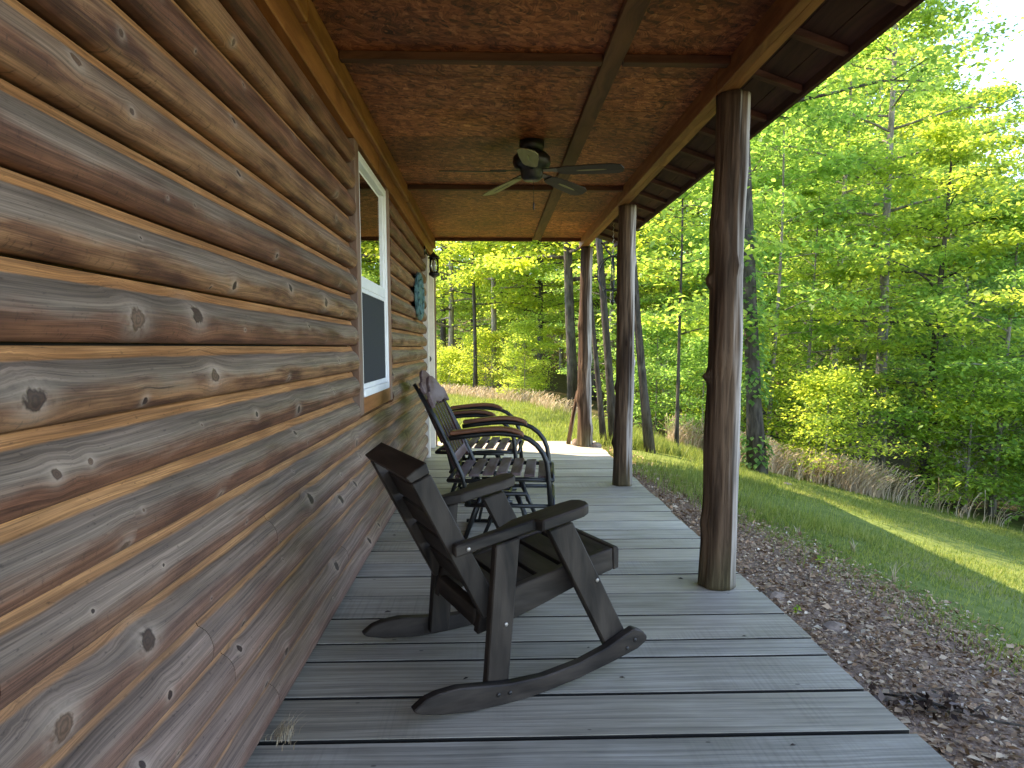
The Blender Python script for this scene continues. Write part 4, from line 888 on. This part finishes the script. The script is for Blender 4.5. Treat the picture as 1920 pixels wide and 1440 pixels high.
blades('meadow_dry_grass', 2200, dry2_pos, lambda rg, n, x, y: rg.uniform(0.12, 0.36, n), (0.3, 0), 0.007, M['drygrass'], 24, 'pale dry grass where the far meadow meets the trees', 'dry grass', 3)

# ================================================================ trees
def build_tree(seed, H_, r0, base_frac, crown_r, limbs, leaves_per, lsize, lean=(0, 0), curve=(0, 0), bark='bark_grey', flat=0.35, low=0.15):
    """returns (wood mesh, leaf mesh) in local coordinates, trunk foot at the origin"""
    rs = random.Random(seed); rg = np.random.default_rng(seed)
    n = 12; tp = []
    for i in range(n+1):
        t = i/n
        tp.append(Vector((lean[0]*t*H_+curve[0]*math.sin(math.pi*t)*H_+0.03*H_*0.12*mnoise.noise(Vector((t*3, seed, 0))), lean[1]*t*H_+curve[1]*math.sin(math.pi*t)*H_+0.004*H_*mnoise.noise(Vector((t*3, seed, 5))), t*H_)))
    rad = [r0*(1.0-0.86*(i/n))*(1+0.35*math.exp(-i/n*H_/0.25)) for i in range(n+1)]
    VS, FS = tube_vf(tp, rad, 10)
    def add(pts, rd, sides=4):
        v, f = tube_vf(pts, rd, sides); o = len(VS); VS.extend(v); FS.extend([tuple(i+o for i in q) for q in f])
    def trunk_at(h):
        t = min(0.999, max(0, h/H_))*n; i = int(t); return tp[i].lerp(tp[i+1], t-i), rad[i]+(rad[i+1]-rad[i])*(t-i)
    anchors = []                       # (point, spread, weight)
    for k in range(limbs):
        f = (k+rs.random())/limbs; h = H_*(base_frac+(0.985-base_frac)*f)
        p, rt_ = trunk_at(h); az = k*2.39996+rs.uniform(-.5, .5)
        prof = (1-abs(f-0.38)/0.72)**0.75 if f > 0.38 else (0.72+0.28*f/0.38)
        L_ = crown_r*max(0.22, prof)*rs.uniform(0.65, 1.12); rise = rs.uniform(0.05, 0.55)*(0.5+f)
        d = Vector((math.cos(az), math.sin(az), 0)); pts = []
        for j in range(5):
            t = j/4; pts.append(p+d*L_*t+Vector((0, 0, L_*rise*t*(1-0.42*t)))+Vector((rs.gauss(0, 1), rs.gauss(0, 1), rs.gauss(0, 1)))*0.03*L_*t)
        rl = min(rt_*0.5, 0.05*L_**0.5)
        add(pts, [rl*(1-0.82*j/4) for j in range(5)], 5)
        for j in range(1, 5):
            for s in (-1, 1):
                if rs.random() < 0.12: continue
                a2 = az+s*rs.uniform(0.5, 1.1); l2 = L_*rs.uniform(0.2, 0.42)*(1.15-0.12*j)
                q0 = pts[j-1].lerp(pts[j], rs.random()); q1 = q0+Vector((math.cos(a2), math.sin(a2), rs.uniform(-0.05, 0.32)))*l2; q2 = q1+Vector((math.cos(a2), math.sin(a2), rs.uniform(-0.35, 0.1)))*l2*0.5
                add([q0, q1, q2], [rl*0.3, rl*0.16, rl*0.06], 3)
                for q, w in ((q0.lerp(q1, 0.55), 0.5), (q1, 1.0), (q2, 1.0)): anchors.append((q, 0.13+0.10*l2, w))
        anchors.append((pts[4], 0.2+0.05*L_, 1.3)); anchors.append((pts[3], 0.2, 0.6))
    A = np.array([[*a[0]] for a in anchors]); sp_ = np.array([a[1] for a in anchors]); w = np.array([a[2] for a in anchors]); w = w*rg.gamma(2.2, 0.45, len(w)); w /= w.sum()
    idx = rg.choice(len(A), size=leaves_per, p=w)
    off = rg.normal(0, 1, (leaves_per, 3))*sp_[idx][:, None]; off[:, 2] *= flat
    P0 = A[idx]+off
    a = rg.uniform(0, 2*math.pi, leaves_per); D = np.stack([np.cos(a), np.sin(a), rg.normal(-0.25, 0.35, leaves_per)], 1)
    N = rg.normal(0, 0.42, (leaves_per, 3))+np.array([0, 0, 1.0])
    ls = lsize*rg.uniform(0.6, 1.3, leaves_per)
    clump = rg.random(len(A))[idx]
    rn = np.clip(0.45*rg.random(leaves_per)+0.55*clump, 0, 1)
    leaf = quads_mesh('crown', leaf_quads(P0, D, ls, ls*rg.uniform(0.5, 0.75, leaves_per), N), rn)
    return mk('trunk', VS, FS, True), leaf
def plant_tree(loc, meshes, label, color, group=None, rotz=0.0, scale=1.0, bark='bark_grey', leaf='leaf', name='tree', sz=1.0):
    e = empty(name, loc, label, 'tree' if name == 'tree' else 'shrub', rotz, group); e.scale = (scale, scale, scale*sz)
    t = link('trunk', meshes[0], M[bark], e); c = link('crown', meshes[1], M[leaf], e); c.color = (*color, 1); return e
YEL = (1.55, 1.36, 0.85); GRN = (1.2, 1.24, 0.98); MID = (1.45, 1.32, 0.92); DRK = (0.85, 1.05, 1.1)
def foot(px, py): p = at_ground(px, py); return Vector((p.x, p.y, gz(p.x, p.y)-0.03))
def foot_y(px, Y):
    x = (px-921)/FPX*Y; return Vector((x, Y, gz(x, Y)-0.03))
def widthm(px, Y): return px*Y/FPX/2

def named_trees():
    # foot pixel or depth, trunk width px, height, lean, crown
    p = foot(1420, 884); t = build_tree(101, 11.0, widthm(30, p.y), 0.38, 2.4, 26, 19000, 0.08, (-0.02, 0.03), (-0.018, 0), flat=0.4)
    e = plant_tree(p, t, 'dark ivy covered tree rising just right of the thickest post', GRN, 'trees at the forest edge', bark='bark_dark')
    rg = np.random.default_rng(3); n = 900; h = rg.uniform(0.9, 3.0, n); h[:160] = rg.uniform(0.1, 0.5, 160); a = rg.uniform(0, 6.28, n); r_ = widthm(30, p.y)*1.05+np.abs(rg.normal(0, 0.05, n))
    P0 = np.stack([(-0.02*h-0.018*math.pi*h)+r_*np.cos(a), 0.03*h+r_*np.sin(a), h], 1); D = np.stack([np.cos(a), np.sin(a), rg.normal(-0.6, 0.4, n)], 1)
    iv = link('ivy', quads_mesh('ivy', leaf_quads(P0, D, rg.uniform(.05, .1, n), rg.uniform(.04, .07, n), np.stack([np.cos(a), np.sin(a), np.full(n, .8)], 1)), rg.random(n)*0.7), M['leaf2'], e); iv.color = (1, 1.1, 1, 1)
    p = foot(1674, 932); p = foot_y(1668, 11.5); t = build_tree(102, 9.2, widthm(24, p.y), 0.42, 2.0, 30, 17000, 0.085, (-0.012, 0.01), flat=0.34)
    plant_tree(p, t, 'tall straight grey trunked tree right of centre of the wood', MID, 'trees at the forest edge', leaf='leaf2')
    p = foot_y(1786, 15.5); t = build_tree(103, 9.0, widthm(19, p.y), 0.5, 2.2, 28, 17000, 0.10, (0.0, 0.0), flat=0.36)
    plant_tree(p, t, 'tall pale trunked tree farthest right under the open sky', MID, 'trees at the forest edge')
    p = foot(1219, 848); t = build_tree(104, 9.5, widthm(17, p.y), 0.45, 1.9, 22, 12000, 0.08, (-0.07, 0.03), (-0.01, 0), flat=0.4)
    plant_tree(p, t, 'slim dark tree leaning left just right of the middle post', MID, 'trees at the forest edge', bark='bark_dark')
    p = foot(1268, 846); t = build_tree(105, 4.6, widthm(8, p.y), 0.30, 1.2, 18, 3500, 0.09, (0.0, 0.0), flat=0.3)
    plant_tree(p, t, 'thin straight sapling between the middle and thickest posts', GRN, 'trees at the forest edge', bark='bark_dark')
    p = foot(1152, 832); t = build_tree(106, 10.5, widthm(16, p.y), 0.46, 2.0, 24, 14000, 0.08, (-0.055, 0.02), (-0.012, 0), flat=0.4)
    plant_tree(p, t, 'leaning brown tree between the two farther posts', YEL, 'trees at the forest edge', bark='bark_dark')
    p = foot(1133, 834); t = build_tree(107, 7.5, widthm(11, p.y), 0.5, 1.5, 16, 6500, 0.075, (-0.08, 0.02), (-0.01, 0), flat=0.4)
    plant_tree(p, t, 'thinner leaning stem beside the leaning brown tree', MID, 'trees at the forest edge', bark='bark_dark')
    p = foot_y(1078, 13.5); t = build_tree(108, 12.0, widthm(21, p.y), 0.22, 3.3, 34, 18000, 0.12, (-0.02, 0.0), (-0.01, 0), flat=0.4)
    plant_tree(p, t, 'dark trunked tree rising just left of the gnarled far post', YEL, 'trees at the forest edge', bark='bark_dark')
    p = foot_y(891, 18.6); t = build_tree(109, 9.5, widthm(8, p.y), 0.26, 2.4, 26, 12000, 0.13, (-0.01, 0.0), flat=0.4)
    plant_tree(p, t, 'thin dark young tree in the far meadow, leftmost of the pair', YEL, 'trees at the forest edge', bark='bark_dark')
    p = foot_y(926, 19.5); t = build_tree(110, 11.5, widthm(12, p.y), 0.24, 3.0, 30, 16000, 0.13, (0.0, 0.0), flat=0.4)
    plant_tree(p, t, 'grey trunked tree in the far meadow, right of the thin young one', YEL, 'trees at the forest edge')
    p = foot_y(1760, 10.2); t = build_tree(111, 5.6, widthm(20, p.y), 0.2, 2.0, 26, 15000, 0.085, (0.02, 0.0), flat=0.28)
    plant_tree(p, t, 'short tree with bright layered leaves at the right edge of the wood', MID, 'trees at the forest edge', bark='bark_dark')
    p = foot_y(1447, 10.6); t = build_tree(112, 6.6, widthm(9, p.y), 0.3, 1.5, 20, 6500, 0.10, (0.01, 0.0), (0.012, 0), flat=0.35)
    plant_tree(p, t, 'slender grey sapling right behind the ivy covered tree', GRN, 'trees at the forest edge', leaf='leaf2')
    p = foot_y(1900, 9.6); t = build_tree(113, 4.7, 0.05, 0.16, 1.7, 24, 12000, 0.08, (0.02, 0.0), flat=0.28)
    plant_tree(p, t, 'leafy young tree overhanging the lawn at the far right', GRN, 'trees at the forest edge', leaf='leaf2')
named_trees()

PROTO = [build_tree(201, 12.0, 0.13, 0.16, 3.2, 38, 21000, 0.115, (0.01, 0), flat=0.4), build_tree(202, 12.0, 0.11, 0.10, 2.8, 40, 21000, 0.115, (-0.01, 0.01), flat=0.36), build_tree(203, 12.0, 0.14, 0.22, 3.6, 38, 21000, 0.12, (0.0, -0.01), flat=0.42)]
SHRUB = [build_tree(301, 2.4, 0.025, 0.08, 1.15, 24, 8000, 0.066, flat=0.4), build_tree(302, 1.8, 0.02, 0.08, 1.0, 22, 7000, 0.062, flat=0.45)]
def fill_wood():
    rs = random.Random(77); placed = []
    spots = []
    tries = 0
    while len(spots) < 46 and tries < 6000:
        tries += 1
        Y = rs.uniform(11.0, 34.0); px = rs.uniform(700, 2080); x = (px-921)/FPX*Y
        if Y < edge_y(x)+1.6: continue
        if any((x-a)**2+(Y-b)**2 < (1.5+Y*0.035)**2 for a, b in placed): continue
        placed.append((x, Y)); spots.append((px, x, Y))
    for i, (px, x, Y) in enumerate(spots):
        # tree line falls away to the right, where the photograph shows open sky
        top = 0.52 if px < 1640 else max(0.25, 0.52-(px-1640)/100*0.2)
        if px < 1150: top = 0.34
        Hm = min(15.0, max(3.2, (top*Y)*rs.uniform(0.78, 1.02)+1.12-gz(x, Y)))
        if Y < 14: Hm = min(Hm, rs.uniform(4.0, 6.5))
        col = YEL if px < 1130 else rs.choice((MID, GRN, MID, DRK) if px < 1500 else (GRN, MID, GRN, DRK))
        k = rs.randrange(3)
        plant_tree(Vector((x, Y, gz(x, Y)-0.05)), PROTO[k], 'leafy tree standing deep in the wood, one of the many filling the background', col, 'trees deep in the wood', rs.uniform(0, 6.28), Hm/12.0*rs.uniform(0.95, 1.15), 'bark_grey' if rs.random() < 0.6 else 'bark_dark', 'leaf' if px < 1250 or rs.random() < 0.45 else 'leaf2', 'tree', 1.0)
    # understorey along the edge
    n = 0; tries = 0; sp_ = []
    while n < 20 and tries < 3000:
        tries += 1; x = rs.uniform(-2.5, 11.0); Y = edge_y(x)+abs(rs.gauss(0.9, 1.4))+0.35
        if any((x-a)**2+(Y-b)**2 < 0.8 for a, b in sp_): continue
        if x < 2.2 and Y < edge_y(x)+1.2: continue
        sp_.append((x, Y)); n += 1
        s = rs.uniform(0.55, 1.15)*(1.15 if x > 3 else 0.9)
        plant_tree(Vector((x, Y, gz(x, Y)-0.03)), SHRUB[n % 2], 'bushy green undergrowth shrub at the edge of the wood behind the tall grass', rs.choice((GRN, MID, DRK)) if x > 1.5 else rs.choice((YEL, MID)), 'undergrowth shrubs along the wood', rs.uniform(0, 6.28), s, 'bark_grey', 'leaf', 'shrub')
fill_wood()
def far_wood():
    rg = np.random.default_rng(9); n = 90000
    cl = 1300; Yc = rg.uniform(34, 60, cl); pc = rg.uniform(600, 2200, cl); xc = (pc-921)/FPX*Yc
    top = np.where(pc < 1150, 0.30, np.where(pc < 1700, 0.34, 0.26)); zc = rg.random(cl)**0.8*top*Yc-1.5
    i = rg.integers(0, cl, n); P0 = np.stack([xc[i], Yc[i], zc[i]], 1)+rg.normal(0, 1, (n, 3))*np.array([1.3, 1.3, 0.6])
    a = rg.uniform(0, 6.28, n); D = np.stack([np.cos(a), np.sin(a), rg.normal(-.2, .4, n)], 1); N = rg.normal(0, .5, (n, 3))+np.array([0, -.3, 1.0])
    L_ = rg.uniform(0.25, 0.5, n)
    o = link('far_woodland', quads_mesh('far_woodland', leaf_quads(P0, D, L_, L_*0.65, N), np.clip(0.5*rg.random(n)+0.5*rg.random(cl)[i], 0, 1)), M['leaf']); o['kind'] = 'stuff'; o.color = (1.0, 1.05, 0.9, 1)
    o['label'] = 'distant mass of green woodland foliage'; o['category'] = 'woodland'
far_wood()
